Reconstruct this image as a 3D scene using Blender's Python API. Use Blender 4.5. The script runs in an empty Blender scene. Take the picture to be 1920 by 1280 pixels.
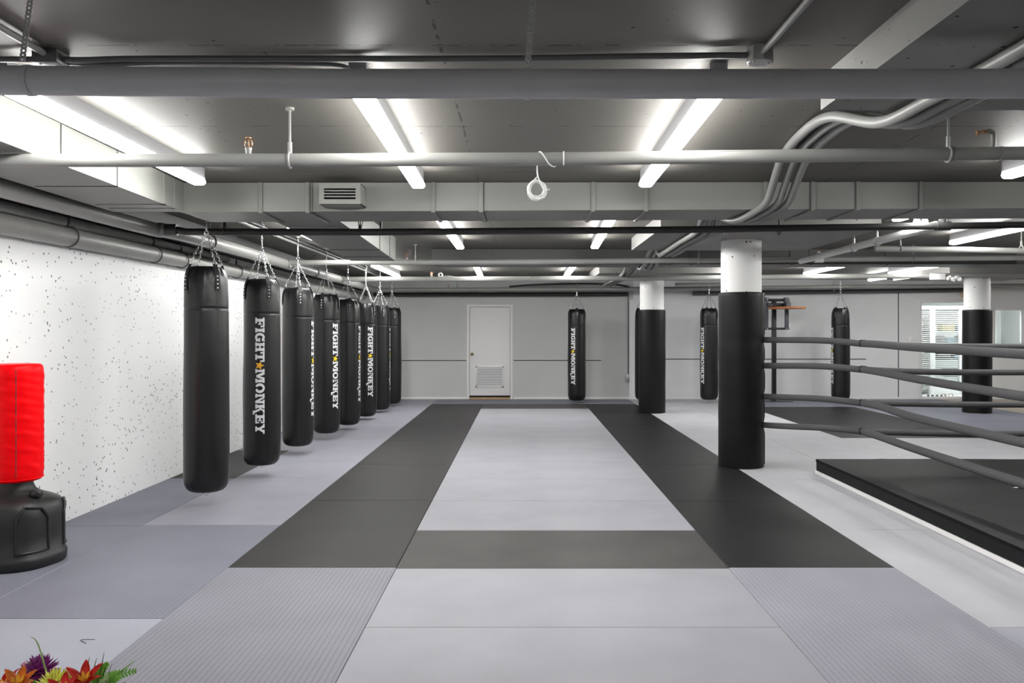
import bpy, bmesh, math, random
from mathutils import Vector, Matrix
random.seed(7)
PI = math.pi
SC = bpy.context.scene
COL = SC.collection
H = 1.42          # eye height
F = 1540.0        # focal length in pixels of a 1920 wide frame
VX, VY = 978.0, 622.0
CEIL = 2.527

def P(px, py, Z):
    return Vector(((px-VX)*Z/F, Z, H+(VY-py)*Z/F))

# ------------------------------------------------------------------ materials
def new_mat(name):
    m = bpy.data.materials.new(name); m.use_nodes = True
    nt = m.node_tree
    return m, nt, nt.nodes['Principled BSDF']

def simple(name, col, rough=0.5, metal=0.0, spec=0.5, bump=None, vary=None, coat=0.0):
    m, nt, b = new_mat(name)
    b.inputs['Base Color'].default_value = (*col, 1)
    b.inputs['Roughness'].default_value = rough
    b.inputs['Metallic'].default_value = metal
    b.inputs['Specular IOR Level'].default_value = spec
    b.inputs['Coat Weight'].default_value = coat
    tc = nt.nodes.new('ShaderNodeTexCoord')
    if vary:
        sc, amt = vary
        n = nt.nodes.new('ShaderNodeTexNoise'); n.inputs['Scale'].default_value = sc
        n.inputs['Detail'].default_value = 5
        nt.links.new(tc.outputs['Object'], n.inputs['Vector'])
        r = nt.nodes.new('ShaderNodeMapRange')
        r.inputs['From Min'].default_value = .3; r.inputs['From Max'].default_value = .7
        r.inputs['To Min'].default_value = 1-amt; r.inputs['To Max'].default_value = 1+amt
        nt.links.new(n.outputs['Fac'], r.inputs['Value'])
        mx = nt.nodes.new('ShaderNodeMix'); mx.data_type = 'RGBA'; mx.blend_type = 'MULTIPLY'
        mx.inputs['Factor'].default_value = 1
        mx.inputs['A'].default_value = (*col, 1)
        nt.links.new(r.outputs['Result'], mx.inputs['B'])
        nt.links.new(mx.outputs['Result'], b.inputs['Base Color'])
    if bump:
        sc, st, dist = bump
        n = nt.nodes.new('ShaderNodeTexNoise'); n.inputs['Scale'].default_value = sc
        n.inputs['Detail'].default_value = 4
        nt.links.new(tc.outputs['Object'], n.inputs['Vector'])
        bp = nt.nodes.new('ShaderNodeBump'); bp.inputs['Strength'].default_value = st
        bp.inputs['Distance'].default_value = dist
        nt.links.new(n.outputs['Fac'], bp.inputs['Height'])
        nt.links.new(bp.outputs['Normal'], b.inputs['Normal'])
    return m

def emit(name, col, s):
    m, nt, b = new_mat(name)
    b.inputs['Base Color'].default_value = (*col, 1)
    b.inputs['Emission Color'].default_value = (*col, 1)
    b.inputs['Emission Strength'].default_value = s
    return m

def mat_floor(name, col, axis, rough=.5, contrast=.75, period=.027, vary=.06, spec=.13):
    """woven tatami-pattern vinyl: ridges across one axis, small dashes along the other"""
    m, nt, b = new_mat(name)
    N = nt.nodes.new; L = nt.links.new
    tc = N('ShaderNodeTexCoord')
    sx = N('ShaderNodeSeparateXYZ'); L(tc.outputs['Object'], sx.inputs[0])
    def ridge(out, per, sharp):
        a = N('ShaderNodeMath'); a.operation = 'MULTIPLY'; a.inputs[1].default_value = 2*PI/per
        L(out, a.inputs[0])
        s = N('ShaderNodeMath'); s.operation = 'SINE'; L(a.outputs[0], s.inputs[0])
        r = N('ShaderNodeMapRange'); r.inputs['From Min'].default_value = sharp; r.inputs['From Max'].default_value = 1
        L(s.outputs[0], r.inputs['Value'])
        return r.outputs['Result']
    o1 = sx.outputs['X'] if axis == 'x' else sx.outputs['Y']
    o2 = sx.outputs['Y'] if axis == 'x' else sx.outputs['X']
    g = ridge(o1, period, .80)
    d = ridge(o2, period*.55, -.6)
    gd = N('ShaderNodeMath'); gd.operation = 'MULTIPLY'; L(g, gd.inputs[0])
    dm = N('ShaderNodeMapRange'); dm.inputs['To Min'].default_value = .45; dm.inputs['To Max'].default_value = 1
    L(d, dm.inputs['Value']); L(dm.outputs['Result'], gd.inputs[1])
    n = N('ShaderNodeTexNoise'); n.inputs['Scale'].default_value = 2.2; n.inputs['Detail'].default_value = 6
    L(tc.outputs['Object'], n.inputs['Vector'])
    nr = N('ShaderNodeMapRange'); nr.inputs['From Min'].default_value = .3; nr.inputs['From Max'].default_value = .7
    nr.inputs['To Min'].default_value = 1-vary; nr.inputs['To Max'].default_value = 1+vary
    L(n.outputs['Fac'], nr.inputs['Value'])
    gr = N('ShaderNodeMapRange'); gr.inputs['To Min'].default_value = 1; gr.inputs['To Max'].default_value = contrast
    L(gd.outputs[0], gr.inputs['Value'])
    mm = N('ShaderNodeMath'); mm.operation = 'MULTIPLY'; L(gr.outputs['Result'], mm.inputs[0]); L(nr.outputs['Result'], mm.inputs[1])
    mx = N('ShaderNodeMix'); mx.data_type = 'RGBA'; mx.blend_type = 'MULTIPLY'; mx.inputs['Factor'].default_value = 1
    mx.inputs['A'].default_value = (*col, 1); L(mm.outputs[0], mx.inputs['B'])
    L(mx.outputs['Result'], b.inputs['Base Color'])
    b.inputs['Roughness'].default_value = rough
    b.inputs['Specular IOR Level'].default_value = spec
    inv = N('ShaderNodeMath'); inv.operation = 'SUBTRACT'; inv.inputs[0].default_value = 1; L(gd.outputs[0], inv.inputs[1])
    bp = N('ShaderNodeBump'); bp.inputs['Strength'].default_value = .35; bp.inputs['Distance'].default_value = .0015
    L(inv.outputs[0], bp.inputs['Height']); L(bp.outputs['Normal'], b.inputs['Normal'])
    return m

def concrete(name, col, pits=0.0, seam=None, rough=.6, vary=.07, pitscale=22, spec=.4, pitcol=.12):
    """painted board-formed concrete: bug holes, joints, mottling"""
    m, nt, b = new_mat(name)
    N = nt.nodes.new; L = nt.links.new
    tc = N('ShaderNodeTexCoord')
    n = N('ShaderNodeTexNoise'); n.inputs['Scale'].default_value = 1.3; n.inputs['Detail'].default_value = 7
    L(tc.outputs['Object'], n.inputs['Vector'])
    nr = N('ShaderNodeMapRange'); nr.inputs['From Min'].default_value = .3; nr.inputs['From Max'].default_value = .7
    nr.inputs['To Min'].default_value = 1-vary; nr.inputs['To Max'].default_value = 1+vary
    L(n.outputs['Fac'], nr.inputs['Value'])
    fac = nr.outputs['Result']
    hgt = None
    if pits:
        v = N('ShaderNodeTexVoronoi'); v.inputs['Scale'].default_value = pitscale
        v.inputs['Randomness'].default_value = 1
        L(tc.outputs['Object'], v.inputs['Vector'])
        # random radius per cell, most cells have none
        sc = N('ShaderNodeSeparateColor'); L(v.outputs['Color'], sc.inputs[0])
        big = N('ShaderNodeTexNoise'); big.inputs['Scale'].default_value = 1.6; L(tc.outputs['Object'], big.inputs['Vector'])
        th = N('ShaderNodeMath'); th.operation = 'MULTIPLY_ADD'; L(big.outputs['Fac'], th.inputs[0]); th.inputs[1].default_value = .5; L(sc.outputs[0], th.inputs[2])
        rad = N('ShaderNodeMapRange'); rad.inputs['From Min'].default_value = 1.36-pits; rad.inputs['From Max'].default_value = 1.42
        rad.inputs['To Min'].default_value = 0; rad.inputs['To Max'].default_value = .46
        L(th.outputs[0], rad.inputs['Value'])
        nn = N('ShaderNodeTexNoise'); nn.inputs['Scale'].default_value = 160; L(tc.outputs['Object'], nn.inputs['Vector'])
        jd = N('ShaderNodeMath'); jd.operation = 'MULTIPLY_ADD'; L(nn.outputs['Fac'], jd.inputs[0]); jd.inputs[1].default_value = .16
        L(v.outputs['Distance'], jd.inputs[2])
        lt = N('ShaderNodeMath'); lt.operation = 'LESS_THAN'; L(jd.outputs[0], lt.inputs[0])
        ra = N('ShaderNodeMath'); ra.operation = 'ADD'; L(rad.outputs['Result'], ra.inputs[0]); ra.inputs[1].default_value = .0
        L(ra.outputs[0], lt.inputs[1])
        pr = N('ShaderNodeMapRange'); pr.inputs['To Min'].default_value = 1; pr.inputs['To Max'].default_value = pitcol
        L(lt.outputs[0], pr.inputs['Value'])
        mu = N('ShaderNodeMath'); mu.operation = 'MULTIPLY'; L(fac, mu.inputs[0]); L(pr.outputs['Result'], mu.inputs[1])
        fac = mu.outputs[0]
    if seam:
        w, d, sw = seam
        sx = N('ShaderNodeSeparateXYZ'); L(tc.outputs['Object'], sx.inputs[0])
        wob = N('ShaderNodeTexNoise'); wob.inputs['Scale'].default_value = 3; L(tc.outputs['Object'], wob.inputs['Vector'])
        def line(out, per):
            a = N('ShaderNodeMath'); a.operation = 'MULTIPLY_ADD'; L(wob.outputs['Fac'], a.inputs[0]); a.inputs[1].default_value = .012; L(out, a.inputs[2])
            p = N('ShaderNodeMath'); p.operation = 'PINGPONG'; L(a.outputs[0], p.inputs[0]); p.inputs[1].default_value = per/2
            c = N('ShaderNodeMath'); c.operation = 'LESS_THAN'; L(p.outputs[0], c.inputs[0]); c.inputs[1].default_value = sw
            return c.outputs[0]
        mxm = N('ShaderNodeMath'); mxm.operation = 'MAXIMUM'; L(line(sx.outputs['X'], w), mxm.inputs[0]); L(line(sx.outputs['Y'], d), mxm.inputs[1])
        br = N('ShaderNodeTexNoise'); br.inputs['Scale'].default_value = 7; br.inputs['Detail'].default_value = 4; L(tc.outputs['Object'], br.inputs['Vector'])
        bt = N('ShaderNodeMath'); bt.operation = 'GREATER_THAN'; L(br.outputs['Fac'], bt.inputs[0]); bt.inputs[1].default_value = .5
        sm = N('ShaderNodeMath'); sm.operation = 'MULTIPLY'; L(mxm.outputs[0], sm.inputs[0]); L(bt.outputs[0], sm.inputs[1])
        sr = N('ShaderNodeMapRange'); sr.inputs['To Min'].default_value = 1; sr.inputs['To Max'].default_value = .35
        L(sm.outputs[0], sr.inputs['Value'])
        mu = N('ShaderNodeMath'); mu.operation = 'MULTIPLY'; L(fac, mu.inputs[0]); L(sr.outputs['Result'], mu.inputs[1])
        fac = mu.outputs[0]
    mx = N('ShaderNodeMix'); mx.data_type = 'RGBA'; mx.blend_type = 'MULTIPLY'; mx.inputs['Factor'].default_value = 1
    mx.inputs['A'].default_value = (*col, 1); L(fac, mx.inputs['B'])
    L(mx.outputs['Result'], b.inputs['Base Color'])
    b.inputs['Roughness'].default_value = rough
    b.inputs['Specular IOR Level'].default_value = spec
    n2 = N('ShaderNodeTexNoise'); n2.inputs['Scale'].default_value = 30; n2.inputs['Detail'].default_value = 5
    L(tc.outputs['Object'], n2.inputs['Vector'])
    bp = N('ShaderNodeBump'); bp.inputs['Strength'].default_value = .18; bp.inputs['Distance'].default_value = .004
    L(n2.outputs['Fac'], bp.inputs['Height']); L(bp.outputs['Normal'], b.inputs['Normal'])
    return m

M = {}
M['ceiling'] = concrete('ceiling_paint', (.128, .122, .110), pits=.26, seam=(2.55, 1.25, .006), rough=.5, pitscale=26, vary=.06, spec=.15)
M['panel'] = concrete('drop_panel_paint', (.26, .255, .245), pits=.50, rough=.6, pitscale=30, spec=.15)
M['wall_white'] = concrete('white_concrete', (.86, .87, .865), pits=.56, rough=.5, pitscale=30, vary=.025, spec=.3, pitcol=.25)
M['wall_grey'] = simple('grey_wall_paint', (.62, .635, .62), .55, vary=(1.5, .03))
M['wall_brightened'] = simple('grey_wall_paint_brightened', (.84, .855, .86), .55, vary=(1.5, .03))  # right wall section made paler to stand in for brighter light there
M['column'] = concrete('white_column_paint', (.78, .78, .77), pits=.44, rough=.55, pitscale=22, vary=.03)
M['base_floor'] = simple('bare_floor', (.03, .03, .03), .9)
M['white_paint'] = simple('white_trim_paint', (.90, .885, .88), .45)
M['dark_line'] = simple('dark_groove', (.05, .05, .05), .8)
M['pipe'] = simple('grey_pipe_paint', (.31, .31, .295), .42, vary=(6, .05))
M['bigpipe'] = simple('grey_main_paint_brightened', (.50, .505, .53), .4, vary=(5, .05))  # paler than the other pipes, standing in for missing camera-side light
M['pipe_dark'] = simple('black_paint_and_pipe_shade', (.035, .035, .035), .45)  # black drains and cables; painted shade on the pipe behind the duct
M['pipe_white'] = simple('white_pipe_paint', (.72, .72, .70), .4)
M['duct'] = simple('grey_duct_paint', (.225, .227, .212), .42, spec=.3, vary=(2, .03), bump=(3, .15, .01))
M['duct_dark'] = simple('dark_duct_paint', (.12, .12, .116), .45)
M['seam_dark'] = simple('duct_joint_sealant', (.10, .10, .10), .6)
M['conduit'] = simple('grey_conduit', (.24, .24, .23), .4)
M['conduit_dark'] = simple('dark_conduit', (.10, .10, .10), .45)
M['galv'] = simple('galvanised_steel', (.52, .53, .53), .38, .85)
M['strap'] = simple('painted_strap', (.40, .40, .40), .5, .2)
M['chrome'] = simple('chrome_chain', (.80, .81, .83), .18, 1.0)
M['brass'] = simple('brass', (.62, .36, .20), .3, .9)
M['vinyl'] = simple('black_vinyl', (.005, .005, .0056), .36, bump=(9, .25, .012), spec=.5)
M['vinyl_strap'] = simple('black_webbing', (.008, .008, .009), .55)
M['pad'] = simple('black_column_padding', (.005, .005, .0055), .45, spec=.25, bump=(5, .10, .01))
M['print_white'] = simple('white_print', (.82, .83, .85), .5)
M['print_star'] = simple('orange_print', (.90, .46, .03), .5)
M['print_star_y'] = simple('yellow_print', (.92, .68, .02), .5)
M['foam'] = simple('charcoal_foam', (.105, .103, .108), .85, bump=(260, .6, .002), spec=.3, vary=(180, .25))
M['canvas'] = simple('black_canvas', (.007, .0072, .008), .55, bump=(2.2, .22, .03), spec=.08)
M['canvas_side'] = simple('black_canvas_skirt', (.006, .007, .008), .5, bump=(4, .3, .02), spec=.15)
M['red_vinyl'] = simple('red_vinyl', (.84, .001, .004), .36, bump=(7, .25, .012), spec=.12)
M['plastic'] = simple('black_moulded_plastic', (.013, .013, .0135), .42, bump=(220, .35, .002))
M['plastic_smooth'] = simple('black_plastic_cap', (.012, .012, .012), .3)
M['housing'] = simple('light_housing', (.33, .33, .34), .5)
M['led'] = emit('led_diffuser', (1, .99, .965), 15.0)
M['louvre_alu'] = simple('brushed_aluminium', (.84, .84, .85), .4, .1)
M['knob'] = simple('aged_brass', (.20, .14, .07), .3, .9)
M['timber'] = simple('bare_timber', (.62, .40, .20), .6, vary=(20, .2))
M['black_gap'] = simple('door_bottom_shadow_gap', (.02, .02, .02), .8)
M['steel_black'] = simple('black_steel', (.014, .014, .017), .4)
M['steel_grey'] = simple('grey_steel', (.14, .145, .17), .4, .3)
M['board'] = simple('orange_board', (.55, .20, .07), .45, vary=(14, .2))
M['cord'] = simple('white_cord', (.85, .85, .84), .6)
M['blue_trim'] = simple('blue_steel_post', (.10, .22, .40), .3, .6)
M['glass_frame'] = simple('white_aluminium_frame', (.84, .84, .84), .4)
M['room'] = simple('back_room_paint', (.80, .81, .80), .6)
M['blind'] = simple('white_blind_slat', (.82, .82, .80), .5)
M['green_panel'] = simple('pale_green_panel', (.66, .74, .71), .4)
M['paper_a'] = simple('book_spine_yellow', (.66, .58, .28), .7)
M['paper_b'] = simple('book_spine_blue', (.18, .30, .36), .7)
M['paper_c'] = simple('book_spine_dark', (.12, .13, .14), .7)
M['beige'] = simple('beige_plastic', (.72, .58, .42), .5)
M['pink'] = simple('pink_rubber', (.66, .50, .47), .5)
M['rubber'] = simple('black_rubber', (.012, .012, .012), .55)
M['bulb'] = emit('room_ceiling_lamp', (.98, .98, 1), 15.0)
def glass():
    m = bpy.data.materials.new('window_glass'); m.use_nodes = True
    nt = m.node_tree; nt.nodes.clear()
    o = nt.nodes.new('ShaderNodeOutputMaterial'); t = nt.nodes.new('ShaderNodeBsdfTransparent')
    g = nt.nodes.new('ShaderNodeBsdfGlossy'); g.inputs['Roughness'].default_value = .03
    t.inputs['Color'].default_value = (.93, .96, .95, 1)
    f = nt.nodes.new('ShaderNodeFresnel'); f.inputs['IOR'].default_value = 1.45
    mx = nt.nodes.new('ShaderNodeMixShader')
    nt.links.new(f.outputs[0], mx.inputs[0]); nt.links.new(t.outputs[0], mx.inputs[1]); nt.links.new(g.outputs[0], mx.inputs[2])
    nt.links.new(mx.outputs[0], o.inputs[0])
    return m
M['glass'] = glass()
def wood():
    m, nt, b = new_mat('plank_floor')
    N = nt.nodes.new; L = nt.links.new
    tc = N('ShaderNodeTexCoord'); mp = N('ShaderNodeMapping'); mp.inputs['Scale'].default_value = (1, 1, 1)
    br = N('ShaderNodeTexBrick'); br.inputs['Scale'].default_value = 1
    br.inputs['Brick Width'].default_value = 1.2; br.inputs['Row Height'].default_value = .15; br.inputs['Mortar Size'].default_value = .004
    br.inputs['Color1'].default_value = (.34, .28, .22, 1); br.inputs['Color2'].default_value = (.46, .40, .33, 1); br.inputs['Mortar'].default_value = (.1, .08, .06, 1)
    L(tc.outputs['Object'], mp.inputs[0]); L(mp.outputs[0], br.inputs['Vector']); L(br.outputs['Color'], b.inputs['Base Color'])
    b.inputs['Roughness'].default_value = .4
    return m
M['planks'] = wood()
# mats
GREY = (.295, .295, .34)
M['mat_grey_x'] = mat_floor('grey_mat_lengthwise', GREY, 'x', contrast=.60)
M['mat_grey_y'] = mat_floor('grey_mat_crosswise', (.325, .325, .355), 'y', contrast=.80, period=.018)
M['mat_greyn_x'] = mat_floor('striped_grey_mat', (.235, .235, .27), 'x', contrast=.50)
M['mat_greyd_x'] = mat_floor('worn_grey_mat', (.20, .205, .25), 'x', contrast=.55)
M['mat_smooth'] = mat_floor('smooth_grey_mat', (.33, .34, .39), 'y', contrast=1.0)
M['mat_light'] = mat_floor('pale_grey_mat', (.46, .46, .49), 'x', contrast=.62, period=.02)
M['mat_black_x'] = mat_floor('black_mat_lengthwise', (.032, .0305, .031), 'x', contrast=.35, rough=.47, vary=.14)  # reflected lamp light put into this black, lighter than on the right
M['mat_blackr_x'] = mat_floor('black_mat_darker', (.017, .017, .018), 'x', contrast=.4, rough=.47, vary=.14)  # same black mat without the painted reflection
M['mat_dark_y'] = mat_floor('charcoal_mat_crosswise', (.066, .062, .060), 'y', contrast=.95, vary=.16)

# ------------------------------------------------------------------ mesh helpers
WP = {}
def link(name, bm, mat, parent=None, smooth=True, ang=40):
    me = bpy.data.meshes.new(name)
    if parent is None:
        vs = [v.co for v in bm.verts]
        lo = Vector((min(v.x for v in vs), min(v.y for v in vs), min(v.z for v in vs)))
        hi = Vector((max(v.x for v in vs), max(v.y for v in vs), max(v.z for v in vs)))
        org = Vector(((lo.x+hi.x)/2, (lo.y+hi.y)/2, lo.z))
    else:
        org = WP[parent.name]
    bmesh.ops.translate(bm, verts=bm.verts, vec=-org)
    bmesh.ops.recalc_face_normals(bm, faces=bm.faces)
    if smooth:
        for f in bm.faces: f.smooth = True
        for e in bm.edges:
            if len(e.link_faces) == 2 and e.calc_face_angle(0) > math.radians(ang): e.smooth = False
    bm.to_mesh(me); bm.free()
    me.materials.append(mat)
    o = bpy.data.objects.new(name, me); COL.objects.link(o)
    if parent is None: o.location = org
    else: o.parent = parent
    WP[o.name] = org
    return o
def empty(name, loc):
    o = bpy.data.objects.new(name, None); COL.objects.link(o)
    o.empty_display_size = .1
    o.location = loc; WP[o.name] = Vector(loc); return o
def tag(o, label, cat, group=None):
    o['label'] = label; o['category'] = cat
    if group: o['group'] = group
    return o
def struct(o, label=None):
    o['kind'] = 'structure'
    if label: o['label'] = label
    return o
def BM(): return bmesh.new()
def box(bm, a, b, bev=0):
    x0, x1 = sorted((a[0], b[0])); y0, y1 = sorted((a[1], b[1])); z0, z1 = sorted((a[2], b[2]))
    t = bmesh.new() if bev else bm
    vs = [t.verts.new(c) for c in ((x0,y0,z0),(x1,y0,z0),(x1,y1,z0),(x0,y1,z0),(x0,y0,z1),(x1,y0,z1),(x1,y1,z1),(x0,y1,z1))]
    for f in ((0,3,2,1),(4,5,6,7),(0,1,5,4),(1,2,6,5),(2,3,7,6),(3,0,4,7)): t.faces.new([vs[i] for i in f])
    if bev:
        bmesh.ops.bevel(t, geom=list(t.edges), offset=bev, segments=2, profile=.5, affect='EDGES')
        merge(bm, t)
    return bm
def merge(bm, t, mtx=None):
    mp = {}
    for v in t.verts: mp[v.index if False else v] = bm.verts.new(mtx @ v.co if mtx else v.co)
    for f in t.faces:
        try: bm.faces.new([mp[v] for v in f.verts])
        except ValueError: pass
    t.free()
def hexa(bm, pts):
    """8 corner points: bottom ring 0-3, top ring 4-7"""
    vs = [bm.verts.new(p) for p in pts]
    for f in ((0,3,2,1),(4,5,6,7),(0,1,5,4),(1,2,6,5),(2,3,7,6),(3,0,4,7)): bm.faces.new([vs[i] for i in f])
def tube(bm, pts, r, seg=12, cap=True, closed=False):
    pts = [Vector(p) for p in pts]; n = len(pts)
    rs = r if isinstance(r, (list, tuple)) else [r]*n
    rings = []; up = None
    for i, p in enumerate(pts):
        if closed: t = (pts[(i+1) % n]-pts[i-1])
        else: t = (pts[min(i+1, n-1)]-pts[max(i-1, 0)])
        t.normalize()
        if up is None:
            up = Vector((0,0,1)) if abs(t.z) < .9 else Vector((1,0,0))
        up = (up - t*up.dot(t))
        if up.length < 1e-6: up = Vector((1,0,0)) - t*t.x
        up.normalize(); s = t.cross(up)
        rings.append([bm.verts.new(p + (up*math.cos(2*PI*k/seg)+s*math.sin(2*PI*k/seg))*rs[i]) for k in range(seg)])
    m = n if closed else n-1
    for i in range(m):
        a, b = rings[i], rings[(i+1) % n]
        for k in range(seg): bm.faces.new((a[k], a[(k+1) % seg], b[(k+1) % seg], b[k]))
    if cap and not closed:
        bm.faces.new(rings[0]); bm.faces.new(rings[-1])
    return bm
def lathe(bm, prof, seg=32, c=(0,0,0), fn=None):
    """prof: (r,z) from bottom to top; r=0 makes a pole"""
    rings = []
    for r, z in prof:
        if r <= 1e-6: rings.append([bm.verts.new((c[0], c[1], c[2]+z))])
        else:
            ring = []
            for k in range(seg):
                a = 2*PI*k/seg; rr = fn(r, z, a) if fn else r
                ring.append(bm.verts.new((c[0]+rr*math.cos(a), c[1]+rr*math.sin(a), c[2]+z)))
            rings.append(ring)
    for a, b in zip(rings, rings[1:]):
        if len(a) == 1 and len(b) == 1: continue
        for k in range(seg):
            if len(a) == 1: bm.faces.new((a[0], b[(k+1) % seg], b[k]))
            elif len(b) == 1: bm.faces.new((a[k], a[(k+1) % seg], b[0]))
            else: bm.faces.new((a[k], a[(k+1) % seg], b[(k+1) % seg], b[k]))
    if len(rings[0]) > 1: bm.faces.new(rings[0][::-1])
    if len(rings[-1]) > 1: bm.faces.new(rings[-1])
    return bm
def cyl(bm, a, b, r, seg=16): return tube(bm, [a, b], r, seg)
def smooth_path(ctrl, n=8):
    c = [Vector(p) for p in ctrl]; out = []
    for i in range(len(c)-1):
        p0 = c[max(i-1, 0)]; p1 = c[i]; p2 = c[i+1]; p3 = c[min(i+2, len(c)-1)]
        for k in range(n):
            t = k/n
            out.append(.5*((2*p1)+(p2-p0)*t+(2*p0-5*p1+4*p2-p3)*t*t+(3*p1-p0-3*p2+p3)*t**3))
    out.append(c[-1]); return out
def resample(path, step):
    out = [path[0]]; acc = 0
    for a, b in zip(path, path[1:]):
        d = (b-a).length
        if d < 1e-9: continue
        t = step-acc
        while t <= d:
            out.append(a+(b-a)*(t/d)); t += step
        acc = (acc+d) % step
    return out
def ring_loop(bm, c, r, wire, axis='y', seg=8, n=20):
    pts = []
    for k in range(n):
        a = 2*PI*k/n
        if axis == 'y': pts.append(Vector(c)+Vector((math.cos(a)*r, 0, math.sin(a)*r)))
        elif axis == 'x': pts.append(Vector(c)+Vector((0, math.cos(a)*r, math.sin(a)*r)))
        else: pts.append(Vector(c)+Vector((math.cos(a)*r, math.sin(a)*r, 0)))
    return tube(bm, pts, wire, seg, closed=True)
def copy_tree(o, parent=None):
    c = o.copy(); COL.objects.link(c)
    if parent: c.parent = parent
    for ch in list(o.children): copy_tree(ch, c)
    return c

# ------------------------------------------------------------------ setting
X0, X1, Y0, Y1 = -3.42, 13.0, -5.0, 17.36
b = BM(); box(b, (X0-.2, Y0-.2, -.25), (X1+.2, Y1+4.2, -.045)); struct(link('floor', b, M['base_floor']))
b = BM(); box(b, (X0-.2, Y0-.2, CEIL), (X1+.2, Y1+4.2, CEIL+.25)); struct(link('ceiling', b, M['ceiling']))
b = BM(); box(b, (X0-.2, Y0-.2, -.05), (X0, Y1+.2, CEIL)); struct(link('wall_left', b, M['wall_white']))
b = BM(); box(b, (X1, Y0-.2, -.05), (X1+.2, Y1+.2, CEIL)); struct(link('wall_right', b, M['wall_white']))
b = BM(); box(b, (X0, Y0-.2, -.05), (X1, Y0, CEIL)); struct(link('wall_front', b, M['wall_white']))
# back wall around the door and the two glazed openings
DX0, DX1, DZ = -1.105, -.24, 1.945         # white door, clear opening
GX0, GX1, GZ = 8.40, 9.56, 2.06            # glazed door
WX0, WX1, WZ0, WZ1 = 9.98, 10.62, 1.05, 1.90
b = BM()
box(b, (X0, Y1, -.05), (DX0, Y1+.15, CEIL)); box(b, (DX0, Y1, DZ), (DX1, Y1+.15, CEIL))
box(b, (DX1, Y1, -.05), (2.36, Y1+.15, CEIL))
struct(link('wall_back', b, M['wall_grey'], smooth=False)); b = BM()
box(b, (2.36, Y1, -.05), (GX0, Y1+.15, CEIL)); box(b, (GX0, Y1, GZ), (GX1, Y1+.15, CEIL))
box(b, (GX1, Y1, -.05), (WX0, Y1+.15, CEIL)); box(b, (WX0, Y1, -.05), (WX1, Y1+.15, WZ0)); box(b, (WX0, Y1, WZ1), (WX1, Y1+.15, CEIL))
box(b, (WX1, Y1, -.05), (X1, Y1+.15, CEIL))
struct(link('wall_back_right', b, M['wall_brightened'], smooth=False))
# pilaster step right of the hanging cable
b = BM(); box(b, (2.27, Y1-.05, 0), (2.45, Y1-.0005, 2.1)); struct(link('trim_1', b, M['wall_brightened'], smooth=False))
# panel grooves
for i, (xa, xb, z) in enumerate(((X0, -1.17, .806), (-.165, 1.68, .808), (3.0, 7.28, .835))):
    b = BM(); box(b, (xa, Y1-.004, z), (xb, Y1, z+.018)); struct(link('trim_%d' % (i+2), b, M['dark_line'], smooth=False))
b = BM(); box(b, (7.955, Y1-.005, .0), (7.972, Y1, 2.25)); struct(link('trim_5', b, M['dark_line'], smooth=False))
for i, (xa, xb) in enumerate(((X0, -1.17), (-.165, 8.28))):
    b = BM(); box(b, (xa, Y1-.014, -.005), (xb, Y1, .045)); struct(link('baseboard_back' if i == 0 else 'baseboard_right', b, M['white_paint'], smooth=False))

# white door with aluminium louvre
d = empty('door_1', ((DX0+DX1)/2, Y1, 0)); struct(d, 'white door with an aluminium louvre in the grey back wall')
b = BM()
for x in (DX0-.055, DX1): box(b, (x, Y1-.018, -.01), (x+.055, Y1+.15, DZ+.055), .004)
box(b, (DX0, Y1-.018, DZ), (DX1, Y1+.15, DZ+.055), .004); link('door_frame', b, M['white_paint'], d)
b = BM(); box(b, (DX0+.004, Y1+.012, .075), (DX1-.004, Y1+.055, DZ-.006), .003); leaf = link('door_leaf', b, M['white_paint'], d)
b = BM(); box(b, (DX0, Y1+.0, -.03), (DX1, Y1+.1, .032)); link('threshold', b, M['timber'], d)
b = BM(); box(b, (DX0, Y1+.05, .03), (DX1, Y1+.07, .08)); link('bottom_gap', b, M['black_gap'], d)
lx0, lx1, lz0, lz1 = -.975, -.375, .245, .70
b = BM()
box(b, (lx0, Y1-.002, lz0), (lx0+.035, Y1+.014, lz1), .003); box(b, (lx1-.035, Y1-.002, lz0), (lx1, Y1+.014, lz1), .003)
box(b, (lx0, Y1-.002, lz0), (lx1, Y1+.014, lz0+.035), .003); box(b, (lx0, Y1-.002, lz1-.035), (lx1, Y1+.014, lz1), .003)
lf = link('louvre_frame', b, M['louvre_alu'], d)
b = BM(); box(b, (lx0+.03, Y1+.0105, lz0+.03), (lx1-.03, Y1+.0118, lz1-.03)); link('louvre_back', b, M['steel_grey'], lf, smooth=False)
b = BM(); ns = 11
for k in range(ns):
    z = lz0+.035+(lz1-lz0-.07)*k/ns; hh = (lz1-lz0-.07)/ns
    hexa(b, [(lx0+.03, Y1-.014, z+.004), (lx1-.03, Y1-.014, z+.004), (lx1-.03, Y1-.012, z+.002), (lx0+.03, Y1-.012, z+.002),
             (lx0+.03, Y1+.008, z+hh*.86), (lx1-.03, Y1+.008, z+hh*.86), (lx1-.03, Y1+.010, z+hh*.84), (lx0+.03, Y1+.010, z+hh*.84)])
link('louvre_slats', b, M['louvre_alu'], lf, smooth=False)
b = BM(); kp = (-1.048, Y1+.012, .95)
prof = [(.032, 0), (.032, .006), (.012, .012), (.012, .035), (.026, .045), (.030, .058), (.022, .072), (0, .076)]
t = BM(); lathe(t, prof, 20); merge(b, t, Matrix.Translation(kp) @ Matrix.Rotation(PI/2, 4, 'X'))
link('door_knob', b, M['knob'], leaf)

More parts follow.
